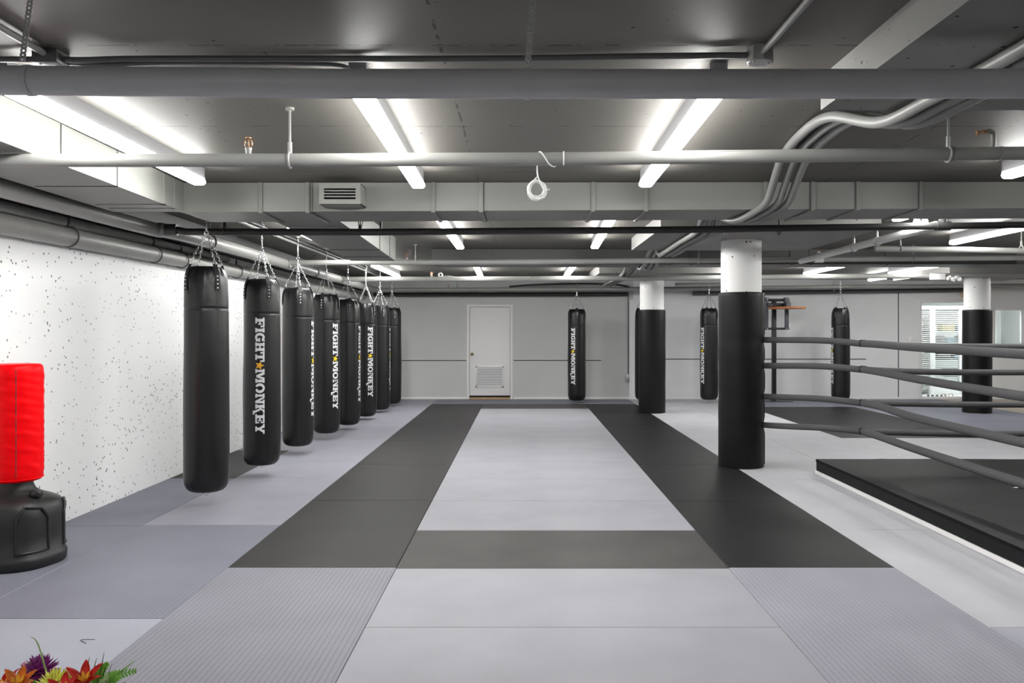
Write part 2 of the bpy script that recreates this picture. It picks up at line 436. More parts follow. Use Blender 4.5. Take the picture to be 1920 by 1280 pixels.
# glazed door opening and the room behind
RB = Y1+3.2
b = BM()
box(b, (7.6, RB, -.05), (12.0, RB+.1, CEIL)); box(b, (7.5, Y1+.15, -.05), (7.6, RB, CEIL)); box(b, (12.0, Y1+.15, -.05), (12.1, RB, CEIL))
struct(link('wall_far', b, M['room'], smooth=False))
b = BM(); box(b, (7.6, Y1+.002, -.045), (12, RB, -.004)); struct(link('floor', b, M['room'], smooth=False))
w = empty('door_2', ((GX0+GX1)/2, Y1, 0)); struct(w, 'white framed glazed door beside the far right padded column')
b = BM()
for x in (GX0-.02, GX1-.05): box(b, (x, Y1-.02, -.01), (x+.07, Y1+.12, GZ+.05), .004)
box(b, (GX0+.05, Y1-.02, GZ-.02), (GX1-.05, Y1+.12, GZ+.05), .004); box(b, (GX0+.05, Y1-.01, -.01), (GX1-.05, Y1+.12, .05), .004)
link('door_frame', b, M['glass_frame'], w)
b = BM(); box(b, (GX0+.05, Y1+.05, .05), (GX1-.05, Y1+.056, GZ-.02)); link('glass_pane', b, M['glass'], w, smooth=False)
w = empty('window_1', ((WX0+WX1)/2, Y1, WZ0)); struct(w, 'white framed window right of the far right padded column')
b = BM()
for x in (WX0-.05, WX1-.02): box(b, (x, Y1-.02, WZ0-.05), (x+.07, Y1+.12, WZ1+.05), .004)
box(b, (WX0+.02, Y1-.02, WZ1-.02), (WX1-.02, Y1+.12, WZ1+.05), .004); box(b, (WX0+.02, Y1-.02, WZ0-.05), (WX1-.02, Y1+.12, WZ0+.02), .004)
link('window_frame', b, M['glass_frame'], w)
b = BM(); box(b, (WX0+.02, Y1+.05, WZ0+.02), (WX1-.02, Y1+.056, WZ1-.02)); link('glass_pane', b, M['glass'], w, smooth=False)
b = BM(); box(b, (10.0, RB-.5, 0), (11.6, RB-.46, 1.55)); tag(link('room_divider', b, M['green_panel'], smooth=False), 'pale green panel standing behind the right-hand window', 'divider')
# inner glazed partition with blinds
w = empty('window_2', (9.35, Y1+1.3, 0)); struct(w, 'inner white window with lowered blinds seen through the glazed door')
IY = Y1+1.3
b = BM()
box(b, (9.26, IY-.04, 0), (9.38, IY+.04, 1.95), .004); box(b, (9.93, IY-.04, 0), (10.05, IY+.04, 1.95), .004)
box(b, (8.80, IY-.04, 1.93), (10.05, IY+.04, 2.01), .004); box(b, (9.38, IY-.04, 0), (9.93, IY+.04, .20), .004)
link('window_frame', b, M['glass_frame'], w)
for xa_, xb_, zz_, nn_ in ((9.385, 9.925, .24, 39), (8.82, 9.255, .12, 41)):
    b = BM()
    for k in range(nn_):
        z = zz_+k*.044
        hexa(b, [(xa_, IY-.012, z), (xb_, IY-.012, z), (xb_, IY+.012, z+.012), (xa_, IY+.012, z+.012),
                 (xa_, IY-.012, z+.002), (xb_, IY-.012, z+.002), (xb_, IY+.012, z+.014), (xa_, IY+.012, z+.014)])
    link('blind_slats', b, M['blind'], w, smooth=False)
s = empty('storage_shelf', (10.0, IY+.55, 0)); tag(s, 'shelf of dark, blue and yellow boxes behind the blinds', 'shelf')
b = BM()
for z in (.35, .75, 1.1, 1.42): box(b, (9.45, IY+.4, z), (10.55, IY+.7, z+.025))
for x in (9.45, 10.53): box(b, (x, IY+.4, 0), (x+.025, IY+.7, 1.75))
link('frame', b, M['room'], s, smooth=False)
kk = 0
for (x, z, wd, ht, m_) in ((9.32, 1.125, .24, .2, 'paper_c'), (9.62, 1.125, .22, .16, 'paper_b'), (9.9, 1.125, .3, .2, 'paper_c'), (9.5, 1.445, .3, .15, 'paper_a'), (9.85, 1.445, .34, .12, 'paper_b'), (9.4, .775, .3, .18, 'paper_c'), (9.8, .775, .4, .2, 'paper_b'), (9.6, .375, .5, .2, 'paper_c')):
    x += .27; b = BM(); box(b, (x, IY+.42, z), (x+wd, IY+.66, z+ht), .004)
    tag(link('storage_box', b, M[m_]), ['dark box left on the middle shelf behind the blinds', 'blue box in the middle of the middle shelf behind the blinds', 'dark wide box right on the middle shelf behind the blinds', 'yellow box on the top shelf behind the blinds', 'blue flat box on the top shelf behind the blinds', 'dark box left on the lower shelf behind the blinds', 'blue box right on the lower shelf behind the blinds', 'dark long box on the bottom shelf behind the blinds'][kk], 'box', 'boxes on the shelf behind the blinds'); kk += 1
l = empty('ceiling_lamp', (9.4, Y1+1.0, CEIL-.06)); tag(l, 'square ceiling lamp in the room behind the glazed door', 'lamp')
b = BM(); box(b, (8.9, Y1+.5, CEIL-.05), (9.9, Y1+.8, CEIL)); link('housing', b, M['housing'], l, smooth=False)
b = BM(); box(b, (8.92, Y1+.52, CEIL-.06), (9.88, Y1+.78, CEIL-.05)); link('diffuser', b, M['bulb'], l, smooth=False)
b = BM(); box(b, (11.05, Y1+.5, CEIL-.05), (11.95, Y1+.8, CEIL)); l2 = empty('ceiling_lamp', (11.5, Y1+.65, CEIL-.06)); tag(l2, 'square ceiling lamp in the room behind the right-hand window', 'lamp'); link('housing', b, M['housing'], l2, smooth=False)
b = BM(); box(b, (11.07, Y1+.52, CEIL-.06), (11.93, Y1+.78, CEIL-.05)); link('diffuser', b, M['bulb'], l2, smooth=False)

# plank floor at far right
b = BM(); box(b, (8.78, 12.6, -.044), (X1, Y1, -.002)); struct(link('floor', b, M['planks'], smooth=False), 'brown plank floor at the far right')

# drop panels and columns
PB = H+.963
COLS = ((2.33, 2.57), (2.33, 8.72), (2.30, 14.5), (8.04, 14.5))
k = 0
for (cx, cy) in COLS:
    b = BM(); box(b, (cx-1.03, cy-1.05, PB), (cx+1.03, cy+1.0, CEIL+.01))
    struct(link('ceiling', b, M['panel'], smooth=False), 'concrete drop panel over a column')
    b = BM(); lathe(b, [(.21, -.04), (.21, PB+.005)], 40, (cx, cy, 0)); c_ = link('trim_%d' % (6+k), b, M['column']); struct(c_, 'round white painted concrete column'); k += 1

# ------------------------------------------------------------------ column pads
def column_pad(cx, cy, top, label, dents=(), seam_ang=-.9):
    root = empty('column_pad', (cx, cy, 0)); tag(root, label, 'column pad', 'black padding round the columns')
    R = .236
    def fn(r, z, a):
        w_ = math.atan2(math.sin(a-0.05), math.cos(a-0.05))
        d_ = 0
        for zz in dents: d_ += math.exp(-((z-zz)/.05)**2)*(math.exp(-((w_+.25)/.5)**2)*.016+.002)
        return r - d_ + .002*math.sin(3*a+z*2)+.0015*math.sin(z*9+a)
    prof = [(R-.022, .0), (R, .004)]+[(R, .02+i*(top-.035)/60) for i in range(61)]+[(R-.004, top-.004), (R-.024, top), (R-.025, top-.05)]
    b = BM()
    rings = []
    for r, z in prof:
        rings.append([b.verts.new((cx+fn(r, z, 2*PI*q/72)*math.cos(2*PI*q/72), cy+fn(r, z, 2*PI*q/72)*math.sin(2*PI*q/72), z)) for q in range(72)])
    for a_, b_ in zip(rings, rings[1:]):
        for q in range(72): b.faces.new((a_[q], a_[(q+1) % 72], b_[(q+1) % 72], b_[q]))
    link('padding', b, M['pad'], root, ang=60)
    b = BM(); n = 40
    pr = []
    for i in range(n+1):
        z = .03+(top-.05)*i/n
        a0 = seam_ang
        row = []
        for da, off in ((-.05, .0005), (-.03, .007), (.03, .007), (.05, .0005)):
            rr = fn(R, z, a0+da)+off
            row.append(b.verts.new((cx+rr*math.cos(a0+da), cy+rr*math.sin(a0+da), z)))
        pr.append(row)
    for r0, r1 in zip(pr, pr[1:]):
        for q in range(3): b.faces.new((r0[q], r0[q+1], r1[q+1], r1[q]))
    link('seam_flap', b, M['pad'], root)
    return root
ROPES_Z = (1.325, 1.062, .742, .440)
column_pad(2.33, 8.72, 1.835, 'black padding round the nearest column, ring ropes tied to its side', ROPES_Z, -.28)
column_pad(2.30, 14.5, 1.81, 'black padding round the middle column with a bag behind it', (), 1.0)
column_pad(8.04, 14.5, 1.81, 'black padding round the far right column by the glazed door', (), -1.25)
column_pad(2.33, 2.57, 1.835, 'black padding round the column nearest the camera', (), -2.0)
# steel post strip between pad and ropes
b = BM(); tube(b, [(2.572, 8.78, 1.38), (2.572, 8.78, 1.83)], .009, 8)
sp = empty('anchor_post', (2.572, 8.78, 1.38)); tag(sp, 'thin blue steel strip on the right side of the nearest padded column', 'post')
link('post', b, M['blue_trim'], sp)
b = BM(); box(b, (2.566, 8.765, 1.80), (2.592, 8.79, 1.835)); link('bracket', b, M['galv'], sp)

# ------------------------------------------------------------------ floor mats
ORD = ['first', 'second', 'third', 'fourth', 'fifth', 'sixth', 'seventh', 'eighth', 'ninth', 'tenth', 'eleventh', 'twelfth', 'thirteenth', 'fourteenth']
def floor_mat(x0, x1, y0, y1, m_, label, group):
    g = .0012; e = .0035; b = BM()
    hexa(b, [(x0+g, y0+g, -.044), (x1-g, y0+g, -.044), (x1-g, y1-g, -.044), (x0+g, y1-g, -.044),
             (x0+g, y0+g, -e), (x1-g, y0+g, -e), (x1-g, y1-g, -e), (x0+g, y1-g, -e)])
    bm_top = [v for v in b.verts if v.co.z > -.01]
    tv = [b.verts.new((v.co.x+(e if v.co.x < (x0+x1)/2 else -e), v.co.y+(e if v.co.y < (y0+y1)/2 else -e), 0)) for v in bm_top]
    f = [f for f in b.faces if all(v in bm_top for v in f.verts)][0]
    b.faces.remove(f)
    for i in range(4): b.faces.new((bm_top[i], bm_top[(i+1) % 4], tv[(i+1) % 4], tv[i]))
    b.faces.new(tv)
    return tag(link('floor_mat', b, M[m_], smooth=False), label, 'mat', group)
def lane(x0, x1, ys, mats, desc, group):
    cnt = {}
    for i in range(len(ys)-1):
        m_ = mats[i] if isinstance(mats, (list, tuple)) else mats
        word = 'black' if 'black' in m_ else 'charcoal' if 'dark' in m_ else 'pale grey' if 'light' in m_ or 'smooth' in m_ else 'grey'
        cnt[word] = cnt.get(word, 0)+1
        floor_mat(x0, x1, ys[i], ys[i+1], m_, '%s %s mat from the front in %s' % (ORD[cnt[word]-1], word, desc), group)
XA, XB, XC, XD, XE, XG, XH, XI = -2.79, -1.775, -.755, 1.247, 2.252, 3.275, 4.285, 6.29
lane(X0+.001, XA, [2.0, 3.99, 6.02, 7.98, 9.85, 11.8, 13.7, 15.6, Y1-.016], ['mat_greyd_x']*3+['mat_black_x']+['mat_grey_x']*4, 'the narrow lane along the white left wall', 'mats along the left wall')
lane(XA, XB, [.07, 2.07, 4.07, 6.04, 8.0, 9.9, 11.85, 13.75, 15.65, Y1-.016], ['mat_smooth', 'mat_smooth', 'mat_greyd_x']+['mat_grey_x']*6, 'the lane under the hanging bags', 'mats under the hanging bags')
lane(XB, XC, [.95, 2.95, 4.955, 6.93, 8.82, 10.73, 12.6, 14.5, 16.2], ['mat_greyn_x', 'mat_greyn_x']+['mat_black_x']*6, 'the dark lane left of the centre', 'mats in the left dark lane')
cy_ = [1.93, 2.94, 3.95, 4.935]+[5.88+i*1.035 for i in range(10)]+[16.2]
lane(XC, XD, cy_, ['mat_grey_y']*3+['mat_dark_y']+['mat_grey_y']*9+['mat_dark_y'], 'the wide centre lane', 'mats in the centre lane')
lane(XD, XE, [.95, 2.95, 4.955, 6.9, 8.82, 10.73, 12.6, 14.5, 16.2], ['mat_grey_x', 'mat_grey_x']+['mat_blackr_x']*6, 'the dark lane right of the centre', 'mats in the right dark lane')
lane(XE, XG, [1.95, 3.95, 5.9, 7.9, 9.9, 11.85, 13.75, 15.65, Y1-.016], ['mat_smooth']+['mat_light']*7, 'the lane between black lane and ring', 'mats left of the ring')
lane(XG, XH, [1.95, 3.95, 5.9, 7.9, 9.9, 11.85, 13.75, 15.65, Y1-.016], ['mat_light']*8, 'the lane running under the left ring edge', 'mats under the left ring edge')
for x0, x1, ds in ((XH, XI, 'the wide strip behind the ring'), (XI, 8.29, 'the right strip behind the ring')):
    lane(x0, x1, [3.0, 4.0, 5.0, 6.0, 7.0, 8.0, 9.0, 10.0, 11.0], ['mat_light']*8, ds, 'mats behind the ring')
lane(XH, XI, [11.0, 12.15, 13.3, 14.45, 15.57], 'mat_blackr_x', 'the black square beyond the ring', 'mats of the black square')
lane(XI, 8.29, [11.0, 13.0, 15.0, Y1-.016], 'mat_greyd_x', 'the bluish strip before the glazed door', 'mats before the glazed door')
lane(8.29, 8.77, [9.0, 11.0, 13.0, 15.0, Y1-.016], 'mat_greyd_x', 'the strip beside the plank floor', 'mats beside the plank floor')
lane(XB, XE, [16.2, Y1-.016], 'mat_greyd_x', 'the strip before the white door', 'mats along the back wall')
lane(XH, XI, [15.57, Y1-.016], 'mat_greyd_x', 'the strip between black square and wall', 'mats along the back wall')

# ------------------------------------------------------------------ pipes
def pipe(name, pts, r, m_, label, seg=20, cat='pipe', group=None):
    b = BM(); tube(b, pts, r, seg)
    return tag(link(name, b, M[m_], ang=50), label, cat, group)
def hanger(root, x, y, z, r, m_='pipe', along='x', ztop=None, rod=.006):
    """band round the pipe plus threaded rod to the slab"""
    zt = ztop if ztop is not None else CEIL+.002
    b = BM()
    pts = []
    for q in range(24):
        a = 2*PI*q/24; rr = r+.004
        if along == 'x': pts.append((x, y+math.cos(a)*rr, z+math.sin(a)*rr))
        else: pts.append((x+math.cos(a)*rr, y, z+math.sin(a)*rr))
    tube(b, pts, .007, 6, closed=True)
    tube(b, [(x, y, z+r+.002), (x, y, z+r+.055)], .011, 8)
    tube(b, [(x, y, z+r+.04), (x, y, zt)], rod, 8)
    if zt > CEIL-.02: tube(b, [(x, y, CEIL-.012), (x, y, CEIL+.001)], .022, 10)
    return link('pipe_hanger', b, M[m_], root)
def coupling(root, a, b_, r, m_='pipe'):
    b = BM(); tube(b, [a, b_], r, 20); return link('pipe_coupling', b, M[m_], root)
def sprinkler(pipe_, x, y, z, m_='brass', fit='pipe'):
    b = BM(); tube(b, [(x, y, z-.004), (x, y, z+.030)], .014, 12); tube(b, [(x, y, z+.02), (x, y, z+.032)], .017, 6); root = link('sprinkler_head', b, M[fit], pipe_)
    b = BM()
    for s in (-1, 1):
        tube(b, smooth_path([(x+s*.006, y, z+.03), (x+s*.017, y, z+.045), (x+s*.016, y, z+.066), (x+s*.004, y, z+.078)], 5), .0032, 6)
    tube(b, [(x, y, z+.03), (x, y, z+.055)], .004, 6); tube(b, [(x, y, z+.055), (x, y, z+.08)], .0025, 6)
    o = link('sprinkler_frame', b, M[m_], root); o['label'] = 'brass sprinkler frame' if m_ == 'brass' else 'dark sprinkler frame'
    b = BM(); tube(b, [(x, y, z+.078), (x, y, z+.081)], .016, 14); link('deflector', b, M[m_], root)
    return root
# big main under the camera end of the slab
YB = 2.70; RB_ = .0475; ZB = H+(622-157)*YB/F
bp_ = pipe('main_pipe', [P(-965, 146, YB), P(0, 150.5, YB), P(400, 154.5, YB), P(640, 157, YB), P(1280, 157.5, YB), P(1920, 157, YB), P(2700, 155, YB)], RB_, 'bigpipe', 'thick grey pipe crossing the whole ceiling closest to the camera', 32)
def perforated_strap(px_top, px_bot, label):
    root = empty('pipe_strap', (0, YB, ZB)); tag(root, label, 'strap', 'perforated straps of the thick pipe')
    x = (px_bot-VX)*YB/F; zc = H+(622-(157 if px_bot > 500 else 151))*YB/F
    xt = (px_top-VX)*YB/F
    # flat band with holes, vertical part
    b = BM(); wd = .0105; t_ = .0016
    top = CEIL; bot = zc+RB_
    n = int((top-bot)/.0135)
    yy = YB-RB_-.001
    def cx_(z): return x+(xt-x)*(z-bot)/(top-bot)
    def cell(z0, z1, hole):
        zc_ = (z0+z1)/2; xm = cx_(zc_)
        outer = [(xm-wd*.8, z0), (xm+wd*.8, z0), (xm+wd, zc_-.002), (xm+wd, zc_+.002), (xm+wd*.8, z1), (xm-wd*.8, z1), (xm-wd, zc_+.002), (xm-wd, zc_-.002)]
        a0 = [-125, -55, -20, 20, 55, 125, 160, 200]
        inner = [(xm+hole*math.cos(math.radians(q)), zc_+hole*math.sin(math.radians(q))) for q in a0]
        fo = [b.verts.new((p[0], yy, p[1])) for p in outer]; fi = [b.verts.new((p[0], yy, p[1])) for p in inner]
        bo = [b.verts.new((p[0], yy+t_, p[1])) for p in outer]; bi = [b.verts.new((p[0], yy+t_, p[1])) for p in inner]
        for q in range(8):
            w_ = (q+1) % 8
            b.faces.new((fo[q], fo[w_], fi[w_], fi[q])); b.faces.new((bo[q], bi[q], bi[w_], bo[w_]))
            b.faces.new((fo[q], bo[q], bo[w_], fo[w_])); b.faces.new((fi[q], fi[w_], bi[w_], bi[q]))
    for q in range(n):
        z0 = bot+(top-bot)*q/n; z1 = bot+(top-bot)*(q+1)/n
        cell(z0, z1, .0042 if q % 2 == 0 else .0028)
    link('hanging_band', b, M['strap'], root, smooth=False)
    b = BM(); prev = None
    for q in range(25):
        a = PI*1.5+PI*2*q/24
        c0 = (YB+math.cos(a)*(RB_+.001), zc+math.sin(a)*(RB_+.001)); c1 = (YB+math.cos(a)*(RB_+.0028), zc+math.sin(a)*(RB_+.0028))
        xx = x-.003
        row = [b.verts.new((xx-wd, *c0)), b.verts.new((xx+wd, *c0)), b.verts.new((xx+wd, *c1)), b.verts.new((xx-wd, *c1))]
        if prev:
            for k_ in range(4): b.faces.new((prev[k_], prev[(k_+1) % 4], row[(k_+1) % 4], row[k_]))
        prev = row
    link('loop_band', b, M['bigpipe'], root)
    b = BM(); tube(b, [(x, yy-.004, bot+.012), (x, yy+.006, bot+.012)], .006, 10); link('bolt', b, M['galv'], root)
    return root
perforated_strap(1001, 989, 'perforated steel strap holding the thick pipe at mid ceiling')
perforated_strap(76, 58, 'perforated steel strap holding the thick pipe at far left')

SPR = [4.06, 6.97, 10.4, 13.5, 16.62]
hz = .886
# second pipe
zl, zr = P(0, 301, SPR[0]).z, P(1920, 288, SPR[0]).z
p2 = pipe('sprinkler_pipe', [P(-185, 301, SPR[0]), P(0, 301, SPR[0]), P(640, 300, SPR[0]), P(1100, 297.5, SPR[0]), P(1500, 292, SPR[0]), P(1920, 287, SPR[0]), P(2800, 282, SPR[0])], .0325, 'pipe', 'grey sprinkler pipe in front of the cross duct with a white rope coil', 24)
q = P(543.5, 300, SPR[0]); hanger(p2, q.x, q.y, q.z, .0325)
q = P(1778, 289, SPR[0]); hanger(p2, q.x, q.y, q.z, .0325)
q = P(1058, 298, SPR[0]); coupling(p2, (q.x-.006, q.y, q.z), (q.x+.006, q.y, q.z), .0345)
q = P(1785, 289, SPR[0]); coupling(p2, (q.x-.004, q.y, q.z), (q.x+.008, q.y, q.z), .036)
q = P(1876, 288, SPR[0]); coupling(p2, (q.x-.008, q.y, q.z), (q.x+.008, q.y, q.z), .0355)
q = P(466, 289, SPR[0]); sprinkler(p2, q.x, q.y, q.z)
# elbow sprinkler at right
a = P(1862, 278, SPR[0]); b_ = P(1863, 253, SPR[0]); c = P(1852, 246, SPR[0])
b = BM(); tube(b, smooth_path([a, P(1863, 262, SPR[0]), P(1862, 250, SPR[0]), P(1856, 246.5, SPR[0]), P(1850, 247, SPR[0])], 5), .012, 12); e = link('sprinkler_elbow', b, M['conduit'], p2)
b = BM(); tube(b, [P(1852, 247, SPR[0]), P(1843, 247, SPR[0])], .009, 10); tube(b, [P(1843, 245, SPR[0]), P(1834, 248, SPR[0])], .003, 6); tube(b, [P(1843, 251, SPR[0]), P(1834, 249, SPR[0])], .003, 6); tube(b, [P(1834, 249, SPR[0]), P(1831, 249, SPR[0])], .012, 10); link('sprinkler_frame', b, M['brass'], e)

# pipe 3: shade behind the cross duct put into its colour
p3 = pipe('sprinkler_pipe', [P(345, 434.5, SPR[1]), P(700, 435, SPR[1]), P(1240, 431, SPR[1]), P(1920, 421.5, SPR[1]), P(2600, 414, SPR[1])], .0295, 'pipe_dark', 'sprinkler pipe just behind the cross duct, its shade painted black', 20)
for px in (714, 421, 1460): q = P(px, 433, SPR[1]); hanger(p3, q.x, q.y, q.z, .029, 'pipe_dark')
q = P(676, 429, SPR[1]); sprinkler(p3, q.x, q.y, q.z, 'steel_black', 'steel_black')
q = P(1768, 423.5, SPR[1])
b = BM(); tube(b, [(q.x-.06, q.y, q.z), (q.x-.045, q.y, q.z), (q.x+.045, q.y, q.z), (q.x+.06, q.y, q.z)], .039, 14)
lathe(b, [(.03, 0), (.034, .035), (.022, .04), (.03, .055), (.02, .065), (.026, .08), (.012, .1)], 14, (q.x, q.y, q.z+.02)); e = link('valve', b, M['pipe_dark'], p3)
b = BM(); lathe(b, [(.008, 0), (.008, .02), (.003, .03)], 10, (q.x, q.y, q.z+.118)); link('valve_tip', b, M['brass'], e)
# pipe 4
p4 = pipe('sprinkler_pipe', [P(516, 492.5, SPR[2]), P(900, 491.5, SPR[2]), P(1350, 487.5, SPR[2]), P(1920, 483, SPR[2]), P(2600, 479, SPR[2])], .034, 'pipe', 'grey sprinkler pipe crossing behind the first padded column', 20)
for px in (779, 1310, 1712): q = P(px, 491.5-(px-779)*.0074, SPR[2]); hanger(p4, q.x, q.y, q.z, .034)
q = P(763.5, 487, SPR[2]); sprinkler(p4, q.x, q.y, q.z)
q = P(1535, 486, SPR[2]); coupling(p4, (q.x-.055, q.y, q.z), (q.x+.055, q.y, q.z), .043, 'pipe_white')
b = BM(); lathe(b, [(.034, 0), (.034, .03), (.02, .045), (.026, .06), (.014, .075)], 14, (q.x, q.y, q.z+.03)); e = link('valve', b, M['pipe_white'], p4)
b = BM(); lathe(b, [(.012, 0), (.012, .02), (.004, .04)], 10, (q.x, q.y, q.z+.103)); link('valve_tip', b, M['brass'], e)
q = P(525, 492.5, SPR[2])
# pipe 4b on the right, a little nearer
Z4b = 8.9
p4b = pipe('sprinkler_pipe', [P(1640, 466, Z4b), P(1800, 468, Z4b), P(1920, 470, Z4b), P(2500, 472, Z4b)], .031, 'pipe', 'grey sprinkler pipe starting beside the white branch pipe at right')
for px in (1688, 1915): q = P(px, 466.5, Z4b); hanger(p4b, q.x, q.y, q.z, .031)
# pipe 5, 6
p5 = pipe('sprinkler_pipe', [P(618, 523.5, SPR[3]), P(900, 523, SPR[3]), P(1250, 521, SPR[3]), P(1600, 518, SPR[3]), P(1920, 515, SPR[3]), P(2500, 511, SPR[3])], .042, 'pipe', 'grey sprinkler pipe in front of the farthest lights with a plug reel on it')
q = P(809, 519, SPR[3]); sprinkler(p5, q.x, q.y, q.z)
p6 = pipe('sprinkler_pipe', [P(690, 543, SPR[4]), P(1000, 542, SPR[4]), P(1300, 540.5, SPR[4]), P(1600, 537, SPR[4]), P(1920, 535, SPR[4]), P(2300, 533, SPR[4])], .036, 'pipe', 'grey sprinkler pipe closest to the back wall')
for px in (857, 1125, 1563): q = P(px, 541.5, SPR[4]); hanger(p6, q.x, q.y, q.z, .036)
q = P(841, 538, SPR[4]); sprinkler(p6, q.x, q.y, q.z)
# white reel with cord on pipe 5
e = empty('cord_reel', P(826, 519, SPR[3])); tag(e, 'white cord reel sitting on the far grey pipe', 'reel')
b = BM(); q = P(826, 516, SPR[3]+.0); ring_loop(b, (q.x, q.y, q.z+.005), .03, .012, 'y', 8, 16); link('coil', b, M['cord'], e)
b = BM(); tube(b, smooth_path([P(829, 518, SPR[3]), P(842, 517.2, SPR[3]-.03), P(860, 519.5, SPR[3]-.04), P(885, 518.5, SPR[3]-.03), P(930, 519, SPR[3]-.03), P(995, 519, SPR[3]-.045)], 6), .004, 6); link('cord', b, M['cord'], e)
# black drain against the back wall
b = BM(); tube(b, [P(700, 552.5, 17.22), P(1178, 551.5, 17.22)], .042, 16); tag(link('drain_pipe', b, M['pipe_dark']), 'black pipe along the back wall above the white door', 'pipe')
b = BM(); tube(b, [P(1299, 550, 17.22), P(1500, 547.5, 17.22), P(1808, 543.5, 17.22)], .042, 16); tag(link('drain_pipe', b, M['conduit_dark']), 'black pipe along the back wall right of the middle column', 'pipe')
b = BM(); tube(b, [P(1266, 533.5, 16.1), P(1390, 533, 16.1)], .033, 14); tag(link('sprinkler_pipe', b, M['pipe']), 'short grey capped pipe left of the first padded column', 'pipe')

# wall mains on the left
mx, mz = -3.10, H+hz-.02
pm = pipe('main_pipe', smooth_path([(-3.13, -3, mz), (-3.13, 2, mz), (-3.12, 6.6, mz), (-3.05, 7.0, mz), (-3.0, 8.0, mz), (-3.0, 12.0, mz), (-3.0, 16.5, mz)], 6), .06, 'pipe', 'thick grey pipe along the left wall feeding the cross pipes', 24)
for yy in (4.4, 7.9, 11.9): hanger(pm, -3.13 if yy < 6 else -3.0, yy, mz, .062, 'conduit_dark', 'y')
for (pp, yy) in ((p3, SPR[1]), (p4, SPR[2]), (p5, SPR[3]), (p6, SPR[4])):
    zz = mz if yy < 8 else mz
    b = BM(); tube(b, [(-3.03, yy, zz), (-2.92, yy, zz)], .05, 16); link('branch_fitting', b, M['pipe_dark' if yy < 8 else 'pipe'], pm)
    xs = {SPR[1]: 345, SPR[2]: 516, SPR[3]: 618, SPR[4]: 690}[yy]; ys = {SPR[1]: 434.5, SPR[2]: 492.5, SPR[3]: 523.5, SPR[4]: 543}[yy]
    q = P(xs, ys, yy)
    if q.x > -2.93:
        b = BM(); tube(b, [(-2.93, yy, zz), (q.x+.01, yy, q.z)], .031, 14); link('branch_stub', b, M['pipe_dark' if yy < 8 else 'pipe'], pm)
wz = H+.70
pw = pipe('drain_pipe', [(-3.345, -3, wz-.02), (-3.345, 4, wz-.012), (-3.345, 8, wz+.008), (-3.345, 17.36, wz+.04)], .07, 'pipe', 'thick lower grey pipe lying against the white left wall', 24)
for yy in (6.05, 7.45, 8.05, 9.6, 10.6, 12.4): hanger(pw, -3.335, yy, wz+.003, .071, 'conduit_dark', 'y')
pw2 = pipe('drain_pipe', [(-3.375, -3, wz+.10), (-3.375, 6, wz+.115), (-3.375, 9.4, wz+.132)], .04, 'pipe', 'thin grey pipe on top of the thick one at the left wall', 18)
# black strip painting the shaded gap above the left wall pipes
b = BM(); box(b, (X0, -4.5, wz+.17), (X0+.10, 17.3, CEIL)); struct(link('trim_12', b, M['pipe_dark'], smooth=False), 'black strip standing in for the shaded gap above the left wall pipes')

# white branch pipe at right running in depth
pwr = pipe('branch_pipe', [(3.53, SPR[1]+.02, H+.905), (3.53, SPR[2]-.02, H+.895)], .038, 'pipe_white', 'white branch pipe running in depth right of the first padded column', 20)
for yy in (8.15, 8.72): hanger(pwr, 3.53, yy, H+.90, .038, 'galv', 'y', rod=.004)
for px, h_ in ((1719.5, .088), (1734, .11)):
    q = P(px, 417, SPR[1]+.35)
    b = BM(); zb = H+.93; tube(b, [(q.x, q.y, zb), (q.x, q.y, zb+.06), (q.x, q.y, zb+.061), (q.x, q.y, zb+.1)], [.032, .032, .027, .027], 16)
    tube(b, [(q.x, q.y, zb+.1), (q.x, q.y, CEIL)], .02, 12)
    tag(link('pipe_stub', b, M['pipe_white']), ('left' if px < 1725 else 'right')+' one of two white pipe stubs hanging from the ceiling at right', 'pipe', 'white pipe stubs')

# ------------------------------------------------------------------ ceiling conduits
def box_j(px, py, Z, label, round_=False):
    q = P(px, py, Z); e = empty('junction_box', q); tag(e, label, 'junction box', 'ceiling junction boxes')
    b = BM()
    if round_: lathe(b, [(.048, -.03), (.052, -.026), (.052, .0), (.05, .03)], 8, (q.x, q.y, CEIL-.03)); link('box', b, M['conduit'], e)
    else: box(b, (q.x-.05, q.y-.05, CEIL-.055), (q.x+.05, q.y+.05, CEIL), .005); link('box', b, M['conduit_dark'], e)
    b = BM(); tube(b, [(q.x-.03, q.y-.02, CEIL-.064 if round_ else CEIL-.058), (q.x-.03, q.y-.02, CEIL-.05)], .005, 8); link('screw', b, M['galv'], e); b = BM(); tube(b, [(q.x+.03, q.y+.0, CEIL-.064 if round_ else CEIL-.058), (q.x+.03, q.y, CEIL-.05)], .005, 8); link('screw', b, M['galv'], e)
    return q
ql = box_j(96, 103, 3.25, 'square junction box on the ceiling at upper left')
qr = box_j(1425, 100, 3.2, 'round junction box on the ceiling at upper right', True)
zc = CEIL-.02
pipe('conduit', smooth_path([(ql.x+.05, ql.y, zc-.01), (ql.x+.15, ql.y, zc-.012), (ql.x+.4, ql.y+.02, zc), (-.2, 3.27, zc), (.5, 3.24, zc), (qr.x-.05, qr.y, zc-.01)], 5), .0125, 'conduit_dark', 'dark conduit crossing the ceiling between the two junction boxes', 12, 'conduit')
pipe('conduit', [(ql.x, ql.y-.04, zc), (ql.x-.0, 1.2, zc)], .013, 'conduit', 'grey conduit running toward the camera from the upper left box', 12, 'conduit')
pipe('conduit', [(qr.x+.0, qr.y-.04, zc-.01), (qr.x+.01, 3.0, zc), (qr.x+.02, .8, zc)], .0125, 'conduit', 'grey conduit running toward the camera from the upper right box', 12, 'conduit')
